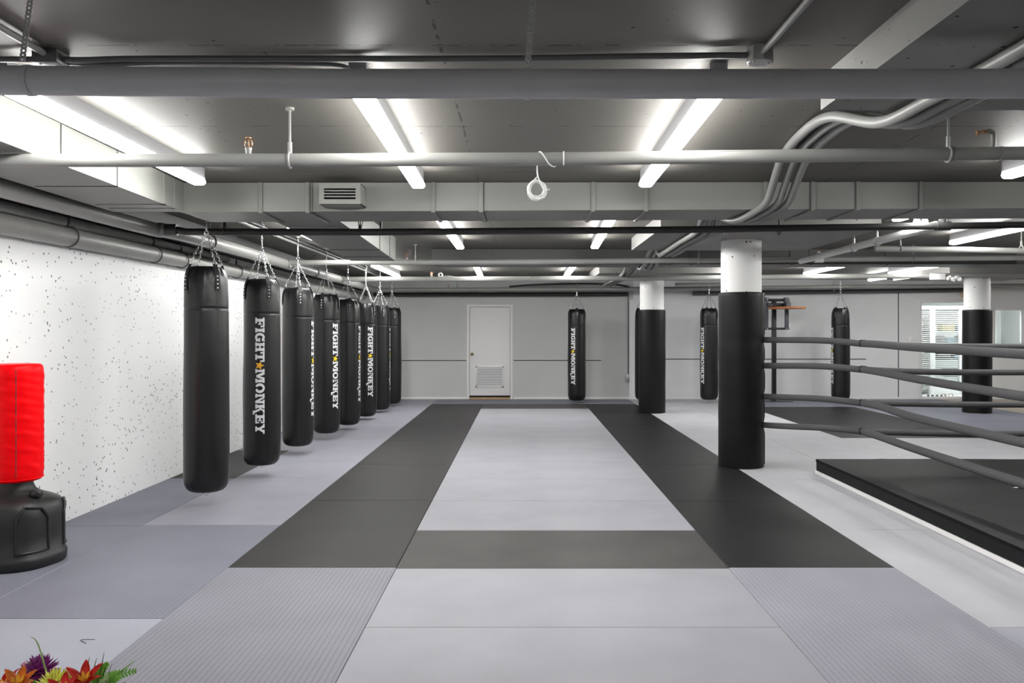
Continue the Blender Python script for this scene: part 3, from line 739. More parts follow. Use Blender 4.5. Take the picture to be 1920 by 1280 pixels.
def flex(name, ctrl, r, m_, label, pitch=.012, group=None):
    path = resample(smooth_path(ctrl, 14), pitch/2)
    rs = [r if i % 2 == 0 else r*.86 for i in range(len(path))]
    b = BM(); tube(b, path, rs, 10); return tag(link(name, b, M[m_], ang=80), label, 'conduit', group)
flex('flexible_conduit', [(ql.x-.05, ql.y, zc-.01), (ql.x-.3, ql.y-.01, zc-.012), (ql.x-.9, ql.y, zc-.01)], .013, 'conduit_dark', 'black flexible conduit leaving the upper left box toward the wall')
flex('flexible_conduit', [(ql.x+.05, ql.y+.03, zc-.012), (ql.x+.2, ql.y+.03, zc-.02), (ql.x+.5, ql.y+.05, zc-.005), (-.8, 3.32, zc-.005), (-.70, 3.36, zc-.018), (-.69, 3.43, zc-.02)], .010, 'conduit_dark', 'thin black flexible conduit feeding the middle light from the upper left')
# thick conduit bundle, three side by side at the right
def bundle(dx, dz, r, rs, nm, m_, label, corr):
    z1 = PB-.035-dz; zt = CEIL-.03-dz; zd = H+.875-dz
    ctrl = [(1.68+dx, .6, z1), (1.70+dx, 2.2, z1), (1.70+dx, 2.9, z1), (1.69+dx, 3.3, z1), (1.64+dx, 3.62, z1-.005), (1.56+dx, 4.0, zt-.03), (1.585+dx, 4.5, zt), (1.66+dx, 5.05, zt-.01), (1.73+dx, 5.45, zt-.09), (1.765+dx, 5.72, zd+.03), (1.76+dx, 6.05, zd), (1.74+dx, 6.45, zd), (1.70+dx, 6.72, zd+.06), (1.68+dx, 7.0, zt-.02), (1.67+dx, 7.3, zt-.06), (1.68+dx, 7.62, z1), (1.70+dx, 8.6, z1), (1.71+dx, 9.5, z1-.01), (1.71+dx, 9.85, z1), (1.71+dx, 10.15, zt-.03), (1.70+dx, 10.6, zt-.06), (1.69+dx, 10.85, zd+.02), (1.69+dx, 11.3, zd-.01), (1.69+dx, 11.7, zt-.06), (1.69+dx, 12.6, zt-.01), (1.69+dx, 13.3, z1), (1.69+dx, 15.5, z1), (1.69+dx, 16.5, z1)]
    if corr: return flex(nm, ctrl, r, m_, label, .022, 'conduit bundle on the right')
    return pipe(nm, smooth_path(ctrl, 10), r, m_, label, 14, 'conduit', 'conduit bundle on the right')
bundle(-.06, 0, .026, 0, 'flexible_conduit', 'conduit', 'smooth grey conduit, leftmost of the bundle dipping under the cross duct', False)
bundle(.02, .006, .024, 0, 'flexible_conduit', 'conduit', 'ribbed grey conduit in the middle of the bundle dipping under the cross duct', True)
bundle(.09, .004, .028, 0, 'flexible_conduit', 'conduit', 'ribbed grey conduit, rightmost of the bundle dipping under the cross duct', True)
pipe('conduit', [(-2.74, 6.7, CEIL-.03), (-2.74, 16.9, CEIL-.03)], .02, 'conduit', 'grey conduit on the ceiling above the left row of bags', 12, 'conduit')
pipe('conduit', [(-2.67, 6.7, CEIL-.022), (-2.67, 16.9, CEIL-.022)], .014, 'pipe_dark', 'black conduit on the ceiling above the left row of bags', 12, 'conduit')
# cable hanging on the back wall
e = empty('hanging_cable', (2.245, Y1-.03, .36)); tag(e, 'dark cable with a small grey box at the back wall corner', 'cable')
b = BM(); tube(b, [(2.25, Y1-.03, 2.2), (2.25, Y1-.03, .52)], .009, 8); link('cable', b, M['conduit_dark'], e)
b = BM(); box(b, (2.215, Y1-.06, .36), (2.275, Y1-.005, .53), .008); link('switch_box', b, M['galv'], e)
b = BM(); tube(b, smooth_path([P(955, 537.3, 16.9), P(1000, 534, 16.9), P(1080, 531.5, 16.9), P(1150, 533, 16.9), P(1180, 538, 16.9)], 8), .02, 8); tag(link('cable', b, M['pipe_dark']), 'thick black cable looping high along the back wall', 'cable')

# ------------------------------------------------------------------ ducts
def duct(name, corners_bottom, z_top, z_bots, m_, label, straps=(), seam_m='duct'):
    """corners: near-left, near-right, far-right, far-left"""
    b = BM(); pts = []
    for (x, y), z in zip(corners_bottom, z_bots): pts.append((x, y, z))
    for (x, y) in corners_bottom: pts.append((x, y, z_top))
    hexa(b, pts)
    root = link(name, b, M[m_], smooth=False); tag(root, label, 'duct', 'ventilation ducts'); return root
# cross duct
yl, yr = 6.08, 6.02
xl, xr = -2.52, 6.5
zl = H+(622-397.5)*yl/F; zr = H+(622-386)*6.0/F
cd = duct('air_duct', [(xl, yl), (xr, yr), (xr, yr+.56), (xl, yl+.56)], CEIL-.004, [zl, zr, zr, zl], 'duct', 'long grey sheet metal duct crossing under the ceiling')
def band(root, px, w=.03, prot=.012, m_='duct', both=True):
    x = (px-VX)*6.05/F; t = (x-xl)/(xr-xl); y = yl+(yr-yl)*t; zb = zl+(zr-zl)*t
    b = BM(); box(b, (x-w/2, y-prot, zb-prot), (x+w/2, y+.002, CEIL-.002), .002)
    if both: box(b, (x-w/2, y-.004, zb-prot), (x+w/2, y+.57, zb+.002), .002)
    link('duct_band', b, M[m_], root)
for px in (487, 576, 812, 902, 1112, 1212, 1435, 1524, 1608, 1726): band(cd, px)
def joint(root, px, w=.006):
    x = (px-VX)*6.05/F; t = (x-xl)/(xr-xl); y = yl+(yr-yl)*t; zb = zl+(zr-zl)*t
    b = BM(); box(b, (x-w/2, y-.004, zb-.004), (x+w/2, y+.57, CEIL-.004)); link('duct_joint', b, M['seam_dark'], root, smooth=False)
for px in (584, 907, 1518, 1603, 1721): joint(cd, px)
# flared transition on the right
# side duct at left running in depth
sd = duct('air_duct', [(-2.93, 1.2), (-2.335, 1.2), (-2.50, yl-.002), (-3.02, yl-.002)], CEIL-.004, [H+.887]*4, 'duct', 'wide grey sheet metal duct running in depth along the left wall')
for yy, w_ in ((4.35, .006), (5.0, .006), (5.72, .03), (5.9, .012)):
    xx = -2.335-(yy-1.2)/(yl-1.2)*.165
    b = BM(); box(b, (xx-.02, yy-w_/2, H+.883), (xx+.006, yy+w_/2, CEIL-.006)); box(b, (-2.96, yy-w_/2, H+.883), (xx+.006, yy+w_/2, H+.889)); link('duct_joint', b, M['seam_dark' if w_ < .01 else 'duct'], sd, smooth=False)
# branch duct behind cross duct
bd = duct('air_duct', [(-2.0, 6.6), (-1.478, 6.6), (-1.478, 9.63), (-2.0, 9.63)], CEIL-.004, [H+.90, H+.90, H+.832, H+.832], 'duct', 'short grey duct branching backward behind the cross duct')
for yy in (7.45, 8.55, 9.2):
    zb = H+.90-(yy-6.6)/3.03*.068
    b = BM(); box(b, (-2.004, yy-.01, zb-.006), (-1.472, yy+.01, CEIL-.004)); link('duct_band', b, M['duct_dark'], bd, smooth=False)
# far cross duct
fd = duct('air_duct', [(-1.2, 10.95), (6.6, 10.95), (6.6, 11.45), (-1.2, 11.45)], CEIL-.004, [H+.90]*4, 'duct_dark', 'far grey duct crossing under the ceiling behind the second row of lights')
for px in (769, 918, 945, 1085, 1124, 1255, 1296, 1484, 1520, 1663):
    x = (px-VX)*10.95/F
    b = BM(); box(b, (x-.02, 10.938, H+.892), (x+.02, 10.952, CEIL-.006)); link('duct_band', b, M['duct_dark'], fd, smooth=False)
# register box on the cross duct
e = empty('vent_grille', (-1.33, 5.95, 2.33)); tag(e, 'boxy grey air outlet with four dark slots on the cross duct', 'vent')
gy = 5.86; gx0, gx1 = (598-VX)*gy/F, (676-VX)*gy/F; gz0, gz1 = H+(622-382)*gy/F, H+(622-343.5)*gy/F
sx0, sx1, sz0, sz1 = gx0+.035, gx1-.035, gz0+.033, gz1-.030
b = BM()
box(b, (gx0, gy, gz0), (sx0, gy+.012, gz1)); box(b, (sx1, gy, gz0), (gx1, gy+.012, gz1)); box(b, (sx0, gy, gz0), (sx1, gy+.012, sz0)); box(b, (sx0, gy, sz1), (sx1, gy+.012, gz1))
box(b, (gx0, gy+.012, gz0), (gx0+.006, yl, gz1)); box(b, (gx1-.006, gy+.012, gz0), (gx1, yl, gz1)); box(b, (gx0, gy+.012, gz0), (gx1, yl, gz0+.006)); box(b, (gx0, gy+.012, gz1-.006), (gx1, yl, gz1))
link('box', b, M['duct'], e, smooth=False)
b = BM(); box(b, (sx0, gy+.07, sz0), (sx1, gy+.08, sz1)); link('dark_inside', b, M['black_gap'], e, smooth=False)
for k in range(4):
    z = sz0+.014+(sz1-sz0)*(k)/4
    b = BM(); hexa(b, [(sx0-.004, gy+.002, z+.001), (sx1+.004, gy+.002, z+.001), (sx1+.004, gy+.03, z+.008), (sx0-.004, gy+.03, z+.008), (sx0-.004, gy+.002, z+.010), (sx1+.004, gy+.002, z+.010), (sx1+.004, gy+.03, z+.011), (sx0-.004, gy+.03, z+.011)])
    link('slat', b, M['duct'], e, smooth=False)

# ------------------------------------------------------------------ LED strips
def led(xa, ya, xb, yb, label, h=.985, keep=False):
    if not keep: xa, ya, xb, yb = [v*h/1.02 for v in (xa, ya, xb, yb)]
    root = empty('strip_light', ((xa+xb)/2, (ya+yb)/2, H+h)); tag(root, label, 'strip light', 'ceiling strip lights')
    dirv = Vector((xb-xa, yb-ya, 0)); ln = dirv.length; ang = math.atan2(-(xb-xa), yb-ya)
    mt = Matrix.Translation(((xa+xb)/2, (ya+yb)/2, 0)) @ Matrix.Rotation(ang, 4, 'Z')
    z0 = H+h
    t = BM(); hexa(t, [(-.037, -ln/2, z0+.044), (.037, -ln/2, z0+.044), (.037, ln/2, z0+.044), (-.037, ln/2, z0+.044), (-.037, -ln/2, CEIL+.004), (.037, -ln/2, CEIL+.004), (.037, ln/2, CEIL+.004), (-.037, ln/2, CEIL+.004)])
    b = BM(); merge(b, t, mt); link('housing', b, M['housing'], root, smooth=False)
    t = BM(); prof = [(-.037, .046), (-.048, .020), (-.040, .005), (-.026, .0), (.026, .0), (.040, .005), (.048, .020), (.037, .046)]
    r0 = [t.verts.new((x, -ln/2+.008, z0+z)) for x, z in prof]; r1 = [t.verts.new((x, ln/2-.008, z0+z)) for x, z in prof]
    for q in range(8): t.faces.new((r0[q], r0[(q+1) % 8], r1[(q+1) % 8], r1[q]))
    t.faces.new(r0); t.faces.new(r1[::-1])
    b = BM(); merge(b, t, mt); o = link('diffuser', b, M['led'], root, smooth=False); o['label'] = 'glowing white diffuser'
    for s in (-1, 1):
        t = BM(); box(t, (-.038, s*ln/2-.008, z0+.03), (.038, s*ln/2+.008, z0+.06), .003)
        b = BM(); merge(b, t, mt); link('end_cap', b, M['housing'], root)
led(-2.20, 3.45, -2.245, 5.72, 'glowing strip light beside the left duct, nearest of the left row')
led(-.70, 3.5, -.735, 5.85, 'glowing strip light left of centre, nearest of its row')
led(.84, 3.5, .875, 5.80, 'glowing strip light right of centre, nearest of its row')
led(3.40, 3.75, 3.24, 5.48, 'glowing strip light at the upper right edge above the ring')
led(-2.31, 8.25, -2.31, 10.72, 'glowing strip light above the bags, second of the left row')
led(-.75, 7.60, -.76, 10.15, 'glowing strip light left of centre behind the cross duct')
led(.82, 7.50, .90, 10.10, 'glowing strip light right of centre behind the cross duct')
led(3.42, 6.68, 3.40, 7.45, 'short bright strip light between cross duct and shaded pipe at right', 1.0, True)
led(5.02, 7.05, 5.05, 9.62, 'long glowing strip light above the ring at the right edge')
led(-2.33, 12.95, -2.32, 15.4, 'glowing strip light above the farthest bags, last of the left row')
led(-.725, 13.1, -.77, 15.5, 'farthest glowing strip light left of centre')
led(.825, 13.1, .835, 15.5, 'farthest glowing strip light right of centre')
led(5.08, 12.75, 5.10, 14.75, 'glowing strip light above the hanging bag by the speed bag stand')
led(3.50, 12.9, 3.50, 15.4, 'strip light half hidden behind the first padded column')
led(6.55, 12.6, 6.60, 14.7, 'glowing strip light left of the far right drop panel')
led(6.95, 14.95, 7.0, 16.5, 'farthest glowing strip light before the glazed door')
led(10.2, 13.2, 10.2, 15.7, 'unseen strip light added over the plank floor, far right')  # out-of-frame strips over the plank floor and ring, added for their light
led(7.0, 7.0, 7.0, 9.5, 'unseen strip light added over the right half of the ring')
led(7.0, 3.3, 7.0, 5.8, 'unseen strip light added over the near right half of the ring')
for xx, w_ in ((-2.2, 'left'), (.85, 'right')):
    led(xx, -2.9, xx, -.4, 'strip light behind the camera, '+w_+' one')

# ------------------------------------------------------------------ lettering
def arc_band(cx, cy, rx, ry, ix, iy, a0, a1, n=20):
    out = []
    for i in range(n):
        t0 = math.radians(a0+(a1-a0)*i/n); t1 = math.radians(a0+(a1-a0)*(i+1)/n)
        out.append([(cx+rx*math.cos(t0), cy+ry*math.sin(t0)), (cx+rx*math.cos(t1), cy+ry*math.sin(t1)), (cx+ix*math.cos(t1), cy+iy*math.sin(t1)), (cx+ix*math.cos(t0), cy+iy*math.sin(t0))])
    return out
def R_(x0, y0, x1, y1): return [(x0, y0), (x1, y0), (x1, y1), (x0, y1)]
GL = {
 'F': (98, [R_(12,0,40,87), R_(0,0,56,16), R_(0,71,94,87), R_(78,50,94,71), R_(40,36,62,51), R_(58,27,70,60)]),
 'I': (44, [R_(8,0,36,87), R_(0,0,44,16), R_(0,71,44,87)]),
 'G': (90, arc_band(44,43,44,46,18,26,35,330)+[R_(50,32,88,46), R_(66,4,84,36), R_(70,62,82,90)]),
 'H': (92, [R_(8,0,34,87), R_(58,0,84,87), R_(0,0,42,15), R_(50,0,92,15), R_(0,72,42,87), R_(50,72,92,87), R_(34,36,58,52)]),
 'T': (96, [R_(34,0,62,87), R_(20,0,76,15), R_(0,71,96,87), R_(0,48,15,71), R_(81,48,96,71)]),
 'M': (136, [R_(8,0,30,87), R_(104,0,130,87), R_(0,0,40,15), R_(94,0,136,15), R_(0,72,30,87), R_(106,72,136,87), [(26,87),(54,87),(80,22),(60,10)], [(60,10),(80,10),(110,87),(86,87)]]),
 'O': (98, arc_band(48,43,48,46,21,27,0,360,28)),
 'N': (100, [R_(8,0,30,87), R_(72,0,94,87), R_(0,0,40,15), R_(0,72,30,87), R_(60,72,100,87), [(26,87),(44,87),(94,0),(70,0)]]),
 'K': (94, [R_(8,0,36,87), R_(0,0,44,15), R_(0,72,44,87), [(36,32),(36,50),(62,87),(86,87)], R_(52,74,92,87), [(40,50),(58,54),(92,-18),(66,-18)], [(66,-26),(104,-26),(98,-10),(60,-10)]]),
 'E': (92, [R_(12,0,40,87), R_(0,0,90,16), R_(0,71,88,87), R_(74,50,88,71), R_(76,16,90,36), R_(40,36,60,51), R_(56,27,68,60)]),
 'Y': (96, [R_(36,0,62,44), R_(24,0,74,15), [(36,40),(62,40),(30,87),(4,87)], [(40,40),(62,34),(92,87),(68,87)], R_(0,73,40,87), R_(60,73,98,87)]),
}
def text_polys(word, x, gap=3):
    out = []
    for ch in word:
        w_, ps = GL[ch]
        for p in ps: out.append([(px+x, py) for px, py in p])
        x += w_+gap
    return out, x
def wordmark():
    a, x = text_polys('FIGHT', 0)
    star_c = x+32
    c, x2 = text_polys('MONKEY', x+66)
    return a, c, star_c, x2
def star_poly(cx, cy, R, r):
    # points toward reading direction right side up
    pts = []
    for k in range(10):
        a = PI/2+k*PI/5; rr = R if k % 2 == 0 else r
        pts.append((cx+rr*math.cos(a), cy+rr*math.sin(a)))
    return [[(cx, cy), pts[k], pts[(k+1) % 10]] for k in range(10)]
def polys_mesh(polys):
    b = BM()
    for k, p in enumerate(polys):
        vs = [b.verts.new((q[0], q[1], .00012*(k % 9))) for q in p]
        b.faces.new(vs)
    return b
def wrap_print(polys, R, ztop, scale, ymid=43):
    b = polys_mesh(polys)
    for q in range(-30, 100, 9):
        geom = list(b.verts)+list(b.edges)+list(b.faces)
        bmesh.ops.bisect_plane(b, geom=geom, plane_co=(0, q, 0), plane_no=(0, 1, 0))
    for v in b.verts:
        gx, gy = v.co.x, v.co.y
        ph = (gy-ymid)*scale/R
        rr = R+v.co.z
        v.co = Vector((rr*math.sin(ph), -rr*math.cos(ph), ztop-gx*scale))
    return b

# ------------------------------------------------------------------ punching bags
BH, BR = 1.83, .175
def bag_shape(seed, lump):
    rnd = random.Random(seed)
    ph = [rnd.uniform(0, 6.28) for _ in range(8)]
    prof = [(0, .0), (.06, .001), (.10, .004), (.13, .014), (.152, .034), (.166, .062), (.173, .10)]
    for i in range(40): prof.append((BR, .14+i*(1.47-.14)/39))
    prof += [(BR, 1.484), (BR-.0035, 1.49), (BR, 1.496)]
    for i in range(1, 12): prof.append((BR, 1.496+i*.018))
    prof += [(.1745, 1.715), (.172, 1.745), (.167, 1.772), (.159, 1.796), (.149, 1.815), (.138, 1.827), (.130, BH), (.123, 1.826), (.116, 1.805), (.11, 1.79), (0, 1.785)]
    def fn(r, z, a):
        d_ = .0016*math.sin(2*a+ph[0]+z*1.3)+.0013*math.sin(3*a+ph[1]-z*2.1)+lump*.0022*math.sin(z*7+ph[2])*math.sin(a+ph[3])
        t = max(0, min(1, (z-1.55)/.25))
        d_ += -t*t*(.008+.008*math.sin(4*a+math.radians(158)) + .0035*math.sin(9*a+ph[5]+z*6)+.003*math.sin(17*a+ph[6]))
        t2 = max(0, min(1, (.13-z)/.10))
        d_ += t2*(.002*math.sin(22*a+ph[7])+.0015*math.sin(13*a))
        # slightly heavier lower half
        d_ += .004*math.sin(PI*max(0, min(1, (1.2-z)/1.2)))-.003*max(0, (z-1.2)/.6)
        return max(.01, r+d_) if r > .05 else r
    b = BM(); lathe(b, prof, 80, fn=fn); return b
def link_mesh(bm, p, axis, roll, L=.017, W=.0075, wire=.0019):
    axis = axis.normalized(); s = axis.orthogonal().normalized(); s = Matrix.Rotation(roll, 3, axis) @ s
    pts = []
    for k in range(14):
        a = 2*PI*k/14
        ca, sa = math.cos(a), math.sin(a)
        pts.append(p + axis*((L-W)*(1 if ca > 0 else -1)*min(1, abs(ca)*4)*1.0*.55 + ca*W*1.15) + s*sa*W)
    tube(bm, pts, wire, 6, closed=True)
def chain(bm, a, b_, jit=0):
    a, b_ = Vector(a), Vector(b_); d_ = b_-a; n = max(2, int(round(d_.length/.0235)))
    for k in range(n):
        p = a+d_*((k+.5)/n); link_mesh(bm, p, d_, (PI/2)*(k % 2)+.5+jit)
APEX = BH+.275
STR = [math.radians(q) for q in (-62, 28, 118, 208)]
def make_bag(seed, lump, printed, star='print_star_y'):
    root = empty('punching_bag', (0, 0, 0))
    link('bag_body', bag_shape(seed, lump), M['vinyl'], root, ang=75)
    for a in STR:
        ca, sa = math.cos(a), math.sin(a)
        b = BM(); rows = []
        for (z, r) in ((1.635, .176), (1.66, .1762), (1.70, .1755), (1.735, .1735), (1.765, .169), (1.79, .162), (1.815, .150), (1.835, .140), (1.85, .134)):
            row = []
            for u in (-.019, .019):
                row.append((ca*r-sa*u, sa*r+ca*u, z, r))
            rows.append(row)
        fr = []
        for row in rows:
            l0 = b.verts.new(row[0][:3]); l1 = b.verts.new(row[1][:3])
            o0 = b.verts.new((row[0][0]+ca*.003, row[0][1]+sa*.003, row[0][2]+.001)); o1 = b.verts.new((row[1][0]+ca*.003, row[1][1]+sa*.003, row[1][2]+.001))
            fr.append((l0, l1, o1, o0))
        for r0, r1 in zip(fr, fr[1:]):
            for q in range(4): b.faces.new((r0[q], r0[(q+1) % 4], r1[(q+1) % 4], r1[q]))
        b.faces.new(fr[0]); b.faces.new(fr[-1][::-1])
        st = link('strap', b, M['vinyl_strap'], root)
        b = BM()
        for (z, r) in ((1.655, .179), (1.688, .1787), (1.720, .1773), (1.750, .1745)):
            t = BM(); lathe(t, [(.007, 0), (.0065, .0025), (.003, .0045), (0, .005)], 10)
            merge(b, t, Matrix.Translation((ca*r, sa*r, z)) @ Matrix.Rotation(a, 4, 'Z') @ Matrix.Rotation(PI/2, 4, 'Y'))
        link('rivets', b, M['chrome'], st)
        b = BM()
        ring_loop(b, (ca*.135, sa*.135, 1.855), .012, .0024, 'x' if abs(ca) > .7 else 'y', 6, 14)
        chain(b, (ca*.135, sa*.135, 1.86), (ca*.012, sa*.012, APEX), a)
        link('chain', b, M['chrome'], root)
    b = BM(); ring_loop(b, (0, 0, -.017), .015, .0022, 'y', 6, 14); link('bottom_ring', b, M['galv'], root)
    if printed:
        pa, pb, sc_, end = wordmark()
        k_ = 1.125/end
        for pp_, wd_ in ((pa, 'FIGHT'), (pb, 'MONKEY')):
            b = wrap_print(pp_, BR+.0042, 1.45, k_); o = link('lettering', b, M['print_white'], root, smooth=False); o['label'] = 'white printed word '+wd_
        b = wrap_print(star_poly(sc_, 40, 46, 20), BR+.0045, 1.45, k_); o = link('star', b, M[star], root, smooth=False); o['label'] = 'printed five-pointed star'
    return root
def mount(root, gap):
    """swivel, ring, hook and ceiling plate above the chains"""
    b = BM(); z = APEX
    ring_loop(b, (0, 0, z+.006), .016, .0032, 'y', 6, 16)
    tube(b, [(0, 0, z+.022), (0, 0, z+.06)], .006, 8)
    lathe(b, [(.004, 0), (.011, .006), (.011, .018), (.004, .024)], 12, (0, 0, z+.03))
    ring_loop(b, (0, 0, z+.075), .016, .0032, 'x', 6, 16)
    link('swivel', b, M['chrome'], root)
    b = BM(); top = gap
    chain(b, (0, 0, z+.088), (0, 0, max(z+.12, top-.085)))
    link('upper_chain', b, M['chrome'], root)
    b = BM()
    tube(b, smooth_path([(.0, 0, top-.085), (.018, 0, top-.07), (.016, 0, top-.045), (0, 0, top-.034), (0, 0, top-.002)], 6), .004, 8)
    box(b, (-.05, -.018, top-.006), (.05, .018, top), .001)
    for s in (-.036, .036): tube(b, [(s, 0, top-.012), (s, 0, top-.004)], .006, 6)
    link('ceiling_hook', b, M['galv'], root)
bags = [  # px, Z, bottom z, text offset in degrees (None: plain side), label
    (387, 6.71, .118, None, 'plain black hanging bag nearest the camera in the left row'),
    (491, 8.12, .108, -6, 'black hanging bag with the whole white wordmark facing the camera, second in the left row'),
    (558.5, 9.55, .098, 71, 'black hanging bag, third in the left row, its lettering just turning off the right edge'),
    (612, 10.88, .082, 41, 'black hanging bag, fourth in the left row, white lettering on its right half'),
    (652.5, 12.02, .062, 70, 'black hanging bag, fifth in the left row, lettering on its right edge'),
    (686, 13.36, .05, 24, 'black hanging bag, sixth in the left row, white lettering right of its middle'),
    (712.5, 14.55, .045, 84, 'black hanging bag, seventh in the left row, a sliver of lettering at its edge'),
    (735, 15.75, .045, 170, 'plain sided black hanging bag farthest away in the left row'),
    (1081.5, 16.45, .045, -25, 'black lettered hanging bag before the grey wall right of the white door'),
    (1329.5, 16.45, .06, -47, 'black lettered hanging bag between the middle and the nearest padded columns'),
    (1576, 16.4, .06, -62, 'black lettered hanging bag seen behind the ring ropes, right of the speed bag stand'),
    (1207, 16.45, .06, 180, 'black hanging bag almost hidden behind the middle padded column'),
]
proto = make_bag(3, 1.0, True, 'print_star'); proto2 = make_bag(11, 1.4, False); proto3 = make_bag(23, .8, True)
used = set()
for i, (px, Z, zb, deg, lab) in enumerate(bags):
    src = proto2 if i == 0 else proto if i == 1 else proto3
    if id(src) in used: o = copy_tree(src)
    else: o = src; used.add(id(src))
    x = (px-VX)*Z/F
    o.location = (x, Z, zb)
    o.rotation_euler = (0, 0, math.atan2(-x, Z)+math.radians(deg or 0))
    tag(o, lab, 'punching bag', 'hanging punching bags')
    o['mountgap'] = CEIL-zb
ALLB = [o for o in COL.objects if o.name.startswith('punching_bag')]
for o in ALLB:
    g = o['mountgap']; del o['mountgap']; WP[o.name] = Vector((0, 0, 0)); mount(o, g)

# ------------------------------------------------------------------ free-standing red bag
fx, fy = -3.125, 5.07
root = empty('standing_bag', (fx, fy, 0)); tag(root, 'red cylindrical standing bag on a black plastic base at the left edge', 'punching bag')
def sq(r, z, a):
    if r < .12: return r
    k_ = min(1, (r-.12)/.12)
    return r*(1+.018*k_*math.cos(6*(a-.25)))
b = BM(); lathe(b, [(0, 0), (.265, 0), (.278, .012), (.281, .05), (.277, .072), (.270, .078), (.270, .20), (.269, .30), (.263, .35), (.245, .385), (.20, .405), (.15, .425), (.112, .45), (.098, .48), (.096, .53), (0, .53)], 72, (fx, fy, 0), sq)
base = link('base', b, M['plastic'], root, ang=70)
def onbase(dx, z, off=.0):
    """point on the front of the base wall: dx measured along the surface to the right"""
    r = .270*(1+.018*math.cos(6*(-PI/2-.25)))+off
    if z > .35: r -= (z-.35)*.9
    view = math.atan2(-fx, fy)
    a = -PI/2+view+dx/.27
    r = .270*(1+.018*math.cos(6*(a-.25)))+off
    if z > .34: r -= (z-.34)**2*9
    return Vector((fx+r*math.cos(a), fy+r*math.sin(a), z))
for sgn, (uL, uR) in ((0, (.00, .19)), (1, (-.30, -.10)), (2, (.32, .52))):
    loop = [(uL, .105), (uL+.002, .30), (uL+.045, .378), (uR-.045, .362), (uR-.003, .30), (uR, .105)]
    pts = []
    for i in range(len(loop)):
        a_, b2 = loop[i], loop[(i+1) % len(loop)]
        for k_ in range(8): pts.append(onbase(a_[0]+(b2[0]-a_[0])*k_/8, a_[1]+(b2[1]-a_[1])*k_/8, .001))
    b = BM(); tube(b, pts, .0085, 8, closed=True); link('panel_ridge', b, M['plastic'], base)
b = BM(); cp = onbase(.12, .34)
lathe(b, [(.032, 0), (.034, .006), (.034, .026), (.030, .034), (.012, .036), (0, .036)], 24, (fx+.165, fy-.06, .418), lambda r, z, a: r*(1+.03*math.cos(12*a)) if r > .02 else r); link('filler_cap', b, M['plastic_smooth'], base)
b = BM()
rb = .155
prof = [(0, .505), (.11, .503), (.140, .508), (.150, .525), (.153, .55)]+[(rb, .57+i*.60/44) for i in range(45)]+[(.153, 1.19), (.148, 1.21), (.135, 1.222), (.10, 1.225), (0, 1.222)]
def redf(r, z, a):
    if r < .12: return r
    return r+.0018*math.sin(z*70+3*math.sin(2*a)+a*2)*(.5+.5*math.sin(3*a+z*5))+.0012*math.sin(z*131+a*4)
lathe(b, prof, 96, (fx, fy, 0), redf); cv = link('bag_cover', b, M['red_vinyl'], root, ang=70)
b = BM(); av = -PI/2+math.atan2(-fx, fy)+.02
tube(b, [(fx+(rb+.0005)*math.cos(av), fy+(rb+.0005)*math.sin(av), .54+.65*i/30) for i in range(31)], .0022, 6); link('seam', b, M['dark_line'], cv)
b = BM(); ring_loop(b, (fx, fy, .523), .151, .004, 'z', 6, 64); link('hem', b, M['red_vinyl'], cv)

# ------------------------------------------------------------------ boxing ring
RX0, RY1, RT = 2.95, 8.22, .152
root = empty('ring_platform', (5.6, 5.0, 0)); tag(root, 'low black canvas boxing ring platform at the right with a white bottom edge', 'boxing ring')
b = BM(); box(b, (RX0, 1.6, .035), (8.6, RY1, RT-.012)); 
link('skirt', b, M['canvas_side'], root, smooth=False)
b = BM()
nx, ny = 60, 60; g = {}
for i in range(nx+1):
    for j in range(ny+1):
        x = RX0-.004+(8.608-RX0)*i/nx; y = 1.596+(RY1+.004-1.596)*j/ny
        e_ = min(i, j, nx-i, ny-j)
        z = RT - (.004 if e_ == 0 else 0)+.0025*math.sin(x*3.1+y*1.7)*math.sin(y*2.3-x)
        if abs(x-(RX0+.62)) < .05: z += .003
        g[i, j] = b.verts.new((x, y, z))
for i in range(nx):
    for j in range(ny): b.faces.new((g[i, j], g[i+1, j], g[i+1, j+1], g[i, j+1]))
edge = [g[i, 0] for i in range(nx+1)]+[g[nx, j] for j in range(1, ny+1)]+[g[i, ny] for i in range(nx-1, -1, -1)]+[g[0, j] for j in range(ny-1, 0, -1)]
low = [b.verts.new((v.co.x, v.co.y, RT-.03)) for v in edge]
for i in range(len(edge)): b.faces.new((edge[i], edge[i-1], low[i-1], low[i]))
link('canvas', b, M['canvas'], root)
b = BM(); box(b, (RX0-.012, 1.6, .001), (RX0+.02, RY1+.01, .036), .003); box(b, (RX0, RY1-.02, .001), (8.6, RY1+.012, .036), .003); link('bottom_edge', b, M['white_paint'], root)
pa, pb, sc_, end = wordmark()
for pp_, wd_ in ((pa, 'FIGHT'), (pb, 'MONKEY')):
    b = polys_mesh(pp_); s_ = .0017
    for v in b.verts: v.co = Vector((3.985+(end-v.co.x)*s_, 6.645+(87-v.co.y)*s_, RT+.006+v.co.z))
    o = link('lettering', b, M['print_white'], root, smooth=False); o['label'] = 'white word %s on the black canvas' % wd_
